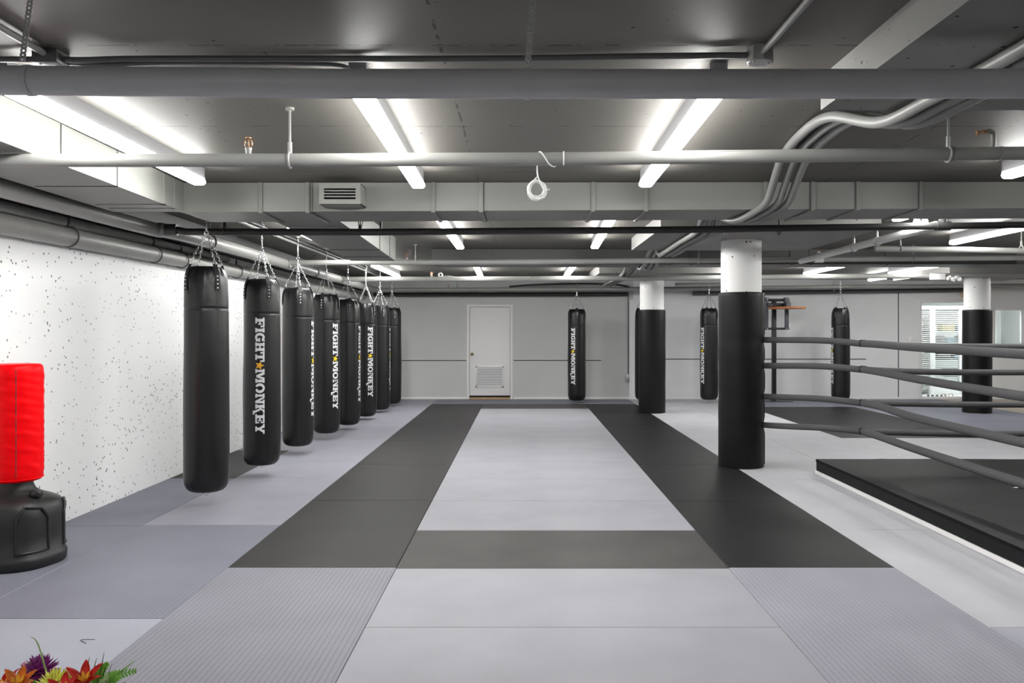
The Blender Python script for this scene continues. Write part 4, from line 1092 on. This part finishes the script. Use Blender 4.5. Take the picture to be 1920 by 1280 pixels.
# ropes
CX, CY = 3.27, 7.86
sag = [(0, 0), (-.02, .012), (-.03, .02), (-.035, .02)]
names = ['topmost', 'second highest', 'third highest', 'lowest']
ZC = [H-(643.5-622)*CY/F, H-(692-622)*CY/F, H-(755-622)*CY/F, H-(808-622)*CY/F]
ZT = [H-(637-622)*8.66/F, H-(685.5-622)*8.66/F, H-(743.5-622)*8.66/F, H-(797-622)*8.66/F]
ZBK = [H-(648.5-622)*CY/F, H-(697-622)*CY/F, H-(757.5-622)*CY/F, H-(812-622)*CY/F]
ZN = []
XN = 3.3
for pyn in (663.5, 743, 830, 907):       # height where each left run leaves the frame
    Zn = F*XN/(1920-VX); ZN.append(H-(pyn-622)*Zn/F)
for i in range(4):
    r = .031
    root = empty('ring_rope', (CX, CY, ZC[i])); tag(root, names[i]+' black foam-covered rope of the boxing ring, tied to the padded column', 'rope', 'foam-covered ring ropes')
    b = BM(); c0 = Vector((2.555, 8.69, ZT[i])); c1 = Vector((CX-.01, CY+.01, ZC[i]))
    mid = [c0+(c1-c0)*t+Vector((0, 0, (.014 if i < 3 else .006)*math.sin(PI*t*1.1)-.004*math.sin(2*PI*t))) for t in (0, .2, .4, .6, .8, 1)]
    tube(b, smooth_path(mid, 6), r, 16); o = link('rope_sleeve', b, M['foam'], root)
    b = BM(); zz = ZBK[i]
    tube(b, smooth_path([(CX+.015, CY, ZC[i]-.004), (CX+.35, CY+.005, zz+.006), (4.2, CY, zz-.004), (5.2, CY, zz-.004), (6.4, CY, zz), (8.3, CY, zz+.01)], 8), r*.93, 16); link('rope_sleeve', b, M['foam'], root)
    b = BM(); Zn = F*XN/(1920-VX)
    dz = ZN[i]-ZC[i]
    tube(b, smooth_path([(CX, CY-.012, ZC[i]-.002), (CX, CY-.4, ZC[i]+dz*.16+(.006 if i == 2 else 0)), (CX+.01, 6.8, ZC[i]+dz*.46-(.012 if i == 2 else .004)), (XN, Zn, ZN[i]), (XN, 4.0, ZN[i]+.005), (XN, 1.9, ZN[i]+.04)], 8), r*1.10, 16); link('rope_sleeve', b, M['foam'], root)
    b = BM(); tube(b, [(CX-.02, CY+.02, ZC[i]), (CX+.015, CY-.015, ZC[i])], r*1.12, 12); link('corner_joint', b, M['rubber'], root)
    b = BM(); tube(b, [(2.53, 8.70, ZT[i]), (2.575, 8.67, ZT[i])], .02, 10); link('rope_collar', b, M['rubber'], root)

# ------------------------------------------------------------------ speed bag stand
sy = 16.95; k_ = sy/F
def sx_(px): return (px-VX)*k_
def sz_(py): return H+(VY-py)*k_
root = empty('speed_bag_stand', (sx_(1451), sy, 0)); tag(root, 'black steel speed bag stand with a round orange board by the back wall', 'speed bag stand')
b = BM(); box(b, (sx_(1447.2), sy-.035, 0), (sx_(1455), sy+.035, sz_(561.5)), .006); link('pole', b, M['steel_black'], root)
b = BM(); box(b, (sx_(1451)-.3, sy-.32, 0), (sx_(1451)+.3, sy+.3, .012), .004); link('base_plate', b, M['steel_black'], root)
for pa, pb, zt in ((1433.5, 1438, 558), (1469.3, 1476, 558)):
    b = BM(); box(b, (sx_(pa), sy-.11, sz_(618)), (sx_(pb), sy-.05, sz_(zt)), .004); up_ = link('upright', b, M['steel_grey'], root)
    b = BM()
    for zz in (561, 615.5):
        xm = sx_((pa+pb)/2); tube(b, [(xm, sy-.118, sz_(zz)), (xm, sy-.108, sz_(zz))], .012, 8)
    link('bolts', b, M['galv'], up_)
for y0_, y1_ in ((560, 565), (614, 618)):
    b = BM(); box(b, (sx_(1433), sy-.05, sz_(y1_)), (sx_(1478.5), sy-.012, sz_(y0_)), .004); link('cross_bar', b, M['steel_black'], root)
b = BM(); box(b, (sx_(1468), sy-.13, sz_(567.5)), (sx_(1475), sy-.03, sz_(558)), .004); tube(b, [(sx_(1478), sy-.07, sz_(568)), (sx_(1477), sy-.07, sz_(560))], .012, 8); link('clamp', b, M['steel_grey'], root)
b = BM(); box(b, (sx_(1434), sy-.15, sz_(575.5)), (sx_(1466), sy-.13, sz_(568.5)), .003); sg = link('name_plate', b, M['steel_black'], root)
b = BM()
for j, px in enumerate((1436.3, 1438.6, 1440.9, 1443.2)):
    box(b, (sx_(px), sy-.152, sz_(573.8)), (sx_(px+.5), sy-.1495, sz_(571))); box(b, (sx_(px), sy-.152, sz_(571.5)), (sx_(px+1.8), sy-.1495, sz_(571)))
    if j: box(b, (sx_(px+1.3), sy-.152, sz_(573.8)), (sx_(px+1.8), sy-.1495, sz_(571))); box(b, (sx_(px), sy-.152, sz_(573.8)), (sx_(px+1.8), sy-.1495, sz_(573.3)))
link('plate_lettering', b, M['housing'], sg, smooth=False)
b = BM(); dcx = sx_(1463); lathe(b, [(.355, 0), (.36, .006), (.36, .034), (.355, .04)], 48, (dcx, sy-.44, sz_(580)+.0)); link('round_board', b, M['board'], root)
b = BM(); tube(b, [(sx_(1466), sy-.3, sz_(580)), (sx_(1466), sy-.3, sz_(584))], .012, 8); tube(b, [(sx_(1466), sy-.3, sz_(584)), (sx_(1466), sy-.3, sz_(587.5))], [.02, .008], 8); link('swivel', b, M['steel_black'], root)
b = BM(); box(b, (sx_(1466), sy-.3, sz_(575.5)), (sx_(1474), sy-.1, sz_(568))); link('bracket', b, M['steel_grey'], root)

# ------------------------------------------------------------------ small wall things
b = BM(); box(b, (8.15, Y1-.01, 1.17), (8.26, Y1, 1.32), .003); e = link('light_switch', b, M['white_paint']); tag(e, 'white light switch left of the glazed door', 'switch')
b = BM(); box(b, (8.19, Y1-.016, 1.22), (8.22, Y1-.009, 1.27), .002); link('rocker', b, M['white_paint'], e)
b = BM(); box(b, (9.25, Y1-.06, 2.15), (9.40, Y1, 2.27), .006); e = link('wall_box', b, M['beige']); tag(e, 'beige wall box above the glazed door beside the column', 'box')
b = BM(); tube(b, [(9.33, Y1-.064, 2.17), (9.34, Y1-.064, 2.21)], .006, 6); link('slot', b, M['dark_line'], e)
q = P(1716, 527, 14.0)
b = BM(); box(b, (q.x-.02, 13.42, q.z-.01), (q.x+.22, 13.47, q.z+.09), .004); tag(link('panel_box', b, M['cord']), 'small white box on the edge of the far right drop panel', 'box')
b = BM()
for k in range(7):
    t = BM(); bmesh.ops.create_icosphere(t, subdivisions=2, radius=.026+random.random()*.018)
    for v in t.verts: v.co += Vector((random.uniform(-.008, .008), random.uniform(-.008, .008), random.uniform(-.008, .008)))
    merge(b, t, Matrix.Translation((q.x+.27+k*.03, 13.43, q.z+.012+.018*math.sin(k*1.7))))
tag(link('crumpled_bag', b, M['cord']), 'crumpled white plastic tucked beside the small white box', 'bag')

# shoes behind the glass
def sandal(x, y, rz, m_, label, straps):
    root = empty('sandal', (0, 0, 0)); WP[root.name] = Vector((0, 0, 0))
    b = BM(); n = 24; lo = []; hi = []
    for k in range(n):
        a = 2*PI*k/n; cx, cyy = math.cos(a)*.045, math.sin(a)*.13
        cx *= 1-.18*(math.sin(a) < 0)*abs(math.sin(a))
        lo.append(b.verts.new((cx, cyy, 0))); hi.append(b.verts.new((cx*.98, cyy*.98, .028)))
    for k in range(n): b.faces.new((lo[k], lo[(k+1) % n], hi[(k+1) % n], hi[k]))
    b.faces.new(lo[::-1]); b.faces.new(hi); link('sole', b, M[m_], root)
    for yy, hh in straps:
        b = BM(); pr = None
        for k in range(11):
            a = PI*k/10; px_, pz_ = math.cos(a)*.045, .015+math.sin(a)*hh
            row = [b.verts.new((px_, yy-.022, pz_)), b.verts.new((px_, yy+.022, pz_)), b.verts.new((px_*1.06, yy+.022, pz_+.004)), b.verts.new((px_*1.06, yy-.022, pz_+.004))]
            if pr:
                for q_ in range(4): b.faces.new((pr[q_], pr[(q_+1) % 4], row[(q_+1) % 4], row[q_]))
            pr = row
        link('strap', b, M[m_], root)
    root.location = (x, y, -.003); root.rotation_euler = (0, 0, rz); tag(root, label, 'sandal', 'sandals behind the glazed door')
sandal(8.80, Y1+.30, 1.2, 'rubber', 'black strapped sandal, left one behind the glazed door', ((.05, .05), (-.03, .05)))
sandal(8.99, Y1+.30, 1.1, 'rubber', 'black strapped sandal, right one behind the glazed door', ((.05, .05), (-.03, .05)))
sandal(9.12, Y1+.32, .15, 'pink', 'pink sandal beside the black pair behind the glazed door', ((.05, .075),))
sandal(9.26, Y1+.32, -.1, 'pink', 'pink sandal nearest the padded column behind the glazed door', ((.05, .075),))

# ------------------------------------------------------------------ rope coil on the second pipe
root = empty('rope_coil', P(1006, 355, SPR[0])); tag(root, 'white rope wound over the second pipe and hanging as a coil', 'rope')
c = P(1006.5, 356, SPR[0]-.0)
b = BM(); rnd = random.Random(5)
pts = []
for k in range(16*7+1):
    a = 2*PI*k/16; lp = k/16
    rr = .043+.004*math.sin(lp*2.4)+.003*math.sin(a*2+lp)
    ox = .006*math.sin(lp*1.9); oz = .006*math.cos(lp*2.7)
    pts.append(Vector((c.x+ox+rr*math.cos(a+1.5)*.93, c.y+.010*math.sin(lp*1.3+a), c.z+oz+rr*math.sin(a+1.5)*1.0)))
tube(b, pts, .0036, 7)
link('coil', b, M['cord'], root)
b = BM(); top = P(1007, 310, SPR[0]+.0)
tube(b, smooth_path([P(1007, 309, SPR[0]+.01), P(1007, 320, SPR[0]), P(1008.5, 331, SPR[0]-.01), P(1012, 340, SPR[0]-.012), P(1018, 353, SPR[0]-.012), P(1022, 358, SPR[0]-.008), P(1031, 354.5, SPR[0]-.012)], 6), .0036, 7)
tube(b, smooth_path([P(1008.5, 331, SPR[0]-.01), P(1003, 336, SPR[0]-.01), P(999, 343, SPR[0]-.006)], 5), .0036, 7)
link('tail', b, M['cord'], root)
b = BM(); zc_ = P(1030, 298.5, SPR[0]).z; yc = SPR[0]
def onp(px, deg): 
    a = math.radians(deg); rr = .0365
    return Vector(((px-VX)*SPR[0]/F, yc-rr*math.cos(a), zc_+rr*math.sin(a)))
tube(b, [onp(1007, 180+80), onp(1007, 180+30), onp(1008, 150), onp(1009, 120), onp(1011, 90), onp(1014, 60), onp(1018, 25), onp(1023, -10), onp(1028, -45), onp(1034, -75), onp(1040, -100), onp(1046, -150), onp(1052, -210), onp(1058, -258), onp(1056.5, -285), onp(1056, -330), onp(1056, -375), onp(1056.5, -420)], .0036, 7)
link('wrap', b, M['cord'], root)
# long cord lying on the pipe toward the right
b = BM(); tube(b, smooth_path([Vector((P(1062, 286, SPR[0]).x, SPR[0]-.004, P(1062, 286.2, SPR[0]).z+.001))] + [Vector((P(px, 0, SPR[0]).x, SPR[0]-.022, H+(VY-(298.5-(px-1030)*.0127)+7.2+1.2*math.sin(px*.02))*SPR[0]/F+.002)) for px in (1150, 1250, 1350, 1450, 1550, 1650, 1690)], 6), .003, 6)
link('loose_end', b, M['conduit'], root)

# thread on the smooth mat
b = BM(); z_ = .0025
def gp(px, py): 
    Z = F*H/(py-VY); return Vector(((px-VX)*Z/F, Z, z_))
tube(b, smooth_path([gp(161, 1206.5), gp(155, 1203), gp(151, 1201), gp(155, 1199.5), gp(165, 1199.3), gp(178, 1199.5)], 6), .0013, 6)
tag(link('thread', b, M['rubber']), 'black thread lying on the pale mat at lower left', 'thread')

# ------------------------------------------------------------------ flowers at lower left
FZ = 1.30
M['petal_purple'] = simple('purple_petal', (.30, .03, .26), .6, vary=(60, .35))
M['petal_yellow'] = simple('yellow_petal', (.90, .90, .14), .6, vary=(60, .2))
M['petal_orange'] = simple('orange_petal', (.86, .20, .02), .5, vary=(50, .35))
M['petal_red'] = simple('red_petal', (.70, .022, .012), .5, vary=(50, .3))
M['petal_pink'] = simple('pale_pink_petal', (.80, .45, .50), .6)
M['flower_core'] = simple('golden_flower_throat', (.90, .45, .03), .6)
M['leaf'] = simple('fresh_leaf', (.17, .42, .05), .5, vary=(40, .3))
M['leaf_dark'] = simple('dark_leaf', (.06, .15, .03), .5, vary=(40, .3))
M['leaf_pale'] = simple('pale_leaf', (.34, .50, .20), .5, vary=(40, .3))
M['vase'] = simple('white_ceramic', (.75, .75, .73), .25)
M['table_wood'] = simple('table_oak', (.40, .26, .14), .5, vary=(12, .2))
def petal(bm, base, dirv, nrm, L, W, curl=.3, cup=.15, n=6):
    dirv = dirv.normalized(); side = dirv.cross(nrm).normalized(); up = side.cross(dirv).normalized()
    rows = []
    for i in range(n+1):
        t = i/n; w_ = W*(math.sin(PI*min(1, t*.86+.12))**.8)
        if i == n: w_ = W*.06
        p = base+dirv*(L*t)+up*(curl*L*t*t)
        rows.append([bm.verts.new(p-side*w_+up*cup*w_), bm.verts.new(p-up*cup*w_*.3), bm.verts.new(p+side*w_+up*cup*w_)])
    for r0, r1 in zip(rows, rows[1:]):
        for q_ in range(2): bm.faces.new((r0[q_], r0[q_+1], r1[q_+1], r1[q_]))
def solid(o, t=.0006):
    md = o.modifiers.new('thickness', 'SOLIDIFY'); md.thickness = t; return o
VB = Vector((-.755, 1.32, .70))
def stem(bm, top):
    tube(bm, smooth_path([top, top+Vector((0, 0, -.03)), (top+VB)/2+Vector((0, 0, .0)), VB+Vector((random.uniform(-.02, .02), random.uniform(-.02, .02), -.02))], 6), .0022, 6)
def mum(px, py, Z, R, m_, label, layers=5, seed=1):
    rnd = random.Random(seed); c = P(px, py, Z)
    root = empty('chrysanthemum', c); tag(root, label, 'flower', 'cut flowers in the bouquet')
    b = BM()
    for l in range(layers):
        el = -.15+1.45*l/(layers-1); n = int(26*(1-.55*l/layers))
        for k in range(n):
            a = 2*PI*(k+.5*(l % 2))/n+rnd.uniform(-.08, .08); e_ = el+rnd.uniform(-.12, .12)
            d_ = Vector((math.cos(a)*math.cos(e_), math.sin(a)*math.cos(e_), math.sin(e_)))
            u = Vector((-math.cos(a)*math.sin(e_), -math.sin(a)*math.sin(e_), math.cos(e_)))
            petal(b, c+d_*R*.12, d_, u, R*rnd.uniform(.8, 1.0)*(1-.10*l/layers), R*.10, .12, .35, 5)
    solid(link('petals', b, M[m_], root))
    b = BM(); stem(b, c); link('stem', b, M['leaf_dark'], root)
def lily(px, py, Z, L, m_, label, tilt, seed):
    rnd = random.Random(seed); c = P(px, py, Z)
    root = empty('lily', c); tag(root, label, 'flower', 'cut flowers in the bouquet')
    b = BM(); axis = Vector(tilt).normalized(); o1 = axis.orthogonal().normalized(); o2 = axis.cross(o1)
    for k in range(6):
        a = 2*PI*k/6+rnd.uniform(-.12, .12); rad = o1*math.cos(a)+o2*math.sin(a)
        sp = .75 if k % 2 else .6
        d_ = axis*.75+rad*sp; petal(b, c+rad*.003, d_, axis*.6-rad, L*rnd.uniform(.9, 1.05), L*.20, -.18, .3, 8)
    solid(link('petals', b, M[m_], root))
    b = BM()
    for k in range(6):
        a = 2*PI*k/6+.3; rad = o1*math.cos(a)+o2*math.sin(a)
        petal(b, c+axis*.002+rad*.002, axis*.8+rad*.4, axis*.6-rad, L*.5, L*.09, -.1, .3, 5)
    solid(link('throat', b, M['flower_core'], root))
    b = BM(); stem(b, c); link('stem', b, M['leaf_dark'], root)
mum(74, 1262, FZ+.03, .031, 'petal_purple', 'purple chrysanthemum behind the orange lily at lower left', 5, 1)
mum(104, 1291, FZ-.02, .032, 'petal_yellow', 'yellow green chrysanthemum left of its pair in the bouquet', 5, 2)
mum(134, 1296, FZ, .028, 'petal_yellow', 'yellow green chrysanthemum beside the red lily in the bouquet', 5, 3)
lily(34, 1287, FZ-.02, .034, 'petal_orange', 'orange lily left in the bouquet', (.1, -.2, 1), 4)
lily(158, 1281, FZ-.02, .034, 'petal_red', 'red lily with golden throat at the right of the bouquet', (.05, -.25, 1), 5)
lily(8, 1292, FZ, .03, 'petal_red', 'red lily cut off by the left picture edge', (-.2, -.2, 1), 6)
lily(117, 1299, FZ-.06, .03, 'petal_red', 'small dark red lily before the yellow chrysanthemums', (0, -.3, 1), 8)
b = BM(); c = P(50, 1262, FZ+.05)
for k in range(5): petal(b, c, Vector((.3*math.cos(k*1.3), .3*math.sin(k*1.3), 1)), Vector((math.cos(k*1.3), math.sin(k*1.3), .2)), .020, .007, .05, .3)
stem(b, c); tag(solid(link('rosebud', b, M['petal_pink'])), 'pale pink bud left of the purple chrysanthemum', 'flower')
def blade(ctrl, w, m_, nm, label, cat='leaf'):
    path = smooth_path(ctrl, 8); b = BM(); prev = None; n = len(path)
    for i, p in enumerate(path):
        t = (path[min(i+1, n-1)]-path[max(i-1, 0)]).normalized(); s = t.cross(Vector((0, 1, .25))).normalized()
        ww = w*max(.08, math.sin(PI*min(1, .15+.85*i/(n-1)))**.7)
        row = [b.verts.new(p-s*ww), b.verts.new(p+Vector((0, .3*ww, 0))), b.verts.new(p+s*ww)]
        if prev:
            for q_ in range(2): b.faces.new((prev[q_], prev[q_+1], row[q_+1], row[q_]))
        prev = row
    return tag(solid(link(nm, b, M[m_])), label, cat, 'leaves in the bouquet')
low = VB+Vector((0, 0, 0))
blade([low, P(88, 1275, FZ), P(84, 1250, FZ), P(76, 1220, FZ), P(67, 1199, FZ), P(56, 1193, FZ)], .0016, 'leaf_pale', 'grass_blade', 'long thin grass blade curving above the purple flower', 'grass')
blade([low, P(60, 1262, FZ+.05), P(64, 1250, FZ+.05), P(67, 1236, FZ+.05)], .006, 'leaf', 'leaf', 'broad bright green leaf behind the purple flower')
blade([low, P(180, 1300, FZ), P(215, 1268, FZ), P(255, 1236, FZ)], .0018, 'leaf', 'grass_blade', 'stiff green grass blade pointing to the far right', 'grass')
for (px, py, lb) in ((168, 1231, 'first'), (181, 1233, 'second'), (195, 1222, 'third'), (201, 1243, 'fourth'), (210, 1243, 'fifth')):
    blade([low, P(px-22, 1300, FZ), P(px-9, 1268, FZ), P(px, py, FZ)], .0010, 'leaf_dark', 'grass_blade', 'thin dark grass blade, %s from the left beside the red lily' % lb, 'grass')
def fern(ctrl, L, m_, label):
    path = smooth_path(ctrl, 7); b = BM(); tube(b, path, .0008, 5); n = len(path)
    for i in range(3, n-1):
        t = (path[i+1]-path[i-1]).normalized(); s = t.cross(Vector((0, -1, .3))).normalized()
        ll = L*(1-.75*(i/(n-1))**2)
        for sg in (-1, 1): petal(b, path[i], s*sg+t*.7, Vector((0, -1, .5)), ll, ll*.22, .05, .1, 4)
    return tag(solid(link('fern_frond', b, M[m_])), label, 'leaf', 'leaves in the bouquet')
fern([VB+Vector((.02, 0, .04)), P(175, 1292, FZ+.03), P(186, 1262, FZ+.03), P(203, 1243, FZ+.02)], .016, 'leaf', 'bright fern frond right behind the red lily')
fern([VB+Vector((.02, 0, .04)), P(185, 1298, FZ), P(215, 1268, FZ), P(256, 1257, FZ)], .016, 'leaf', 'bright fern frond reaching right at the bottom edge')
fern([VB+Vector((.02, 0, .04)), P(190, 1305, FZ-.02), P(215, 1292, FZ-.02), P(235, 1283, FZ-.02)], .013, 'leaf_dark', 'dark fern frond low at the right of the bouquet')
blade([low, P(185, 1296, FZ-.03), P(198, 1275, FZ-.03), P(201, 1258, FZ-.03)], .006, 'leaf_pale', 'leaf', 'pale green leaf between the fern fronds')
# vase and stand that carry the bouquet, below the frame
b = BM(); lathe(b, [(0, 0), (.055, 0), (.06, .01), (.065, .10), (.055, .16), (.045, .20), (.048, .215), (.044, .214), (.041, .20), (.05, .15), (.055, .03), (0, .02)], 32, (VB.x, VB.y, .56)); tag(link('flower_vase', b, M['vase']), 'white vase holding the bouquet just below the frame', 'vase')
root = empty('side_table', (VB.x, VB.y, 0)); tag(root, 'small oak table carrying the vase below the frame', 'table')
b = BM(); box(b, (VB.x-.2, VB.y-.2, .53), (VB.x+.2, VB.y+.2, .56), .004); link('tabletop', b, M['table_wood'], root)
for sx in (-1, 1):
    for sy2 in (-1, 1):
        b = BM(); tube(b, [(VB.x+sx*.17, VB.y+sy2*.17, 0), (VB.x+sx*.16, VB.y+sy2*.16, .53)], [.014, .02], 10); link('leg', b, M['table_wood'], root)

# ------------------------------------------------------------------ world, camera, view
w = bpy.data.worlds.new('room_air'); SC.world = w; w.use_nodes = True
w.node_tree.nodes['Background'].inputs['Color'].default_value = (.8, .85, .9, 1)
w.node_tree.nodes['Background'].inputs['Strength'].default_value = 0.02
cam = bpy.data.cameras.new('camera'); co = bpy.data.objects.new('camera', cam); COL.objects.link(co)
co.location = (0, 0, H); co.rotation_euler = (PI/2, 0, 0)
cam.sensor_width = 36; cam.lens = 36*F/1920
cam.shift_x = -(VX-960)/1920; cam.shift_y = -(640-VY)/1920
cam.clip_start = .05; cam.clip_end = 100
SC.camera = co
SC.view_settings.view_transform = 'Standard'; SC.view_settings.look = 'None'
SC.view_settings.exposure = 1.8; SC.view_settings.gamma = 1; SC.view_settings.use_curve_mapping = False
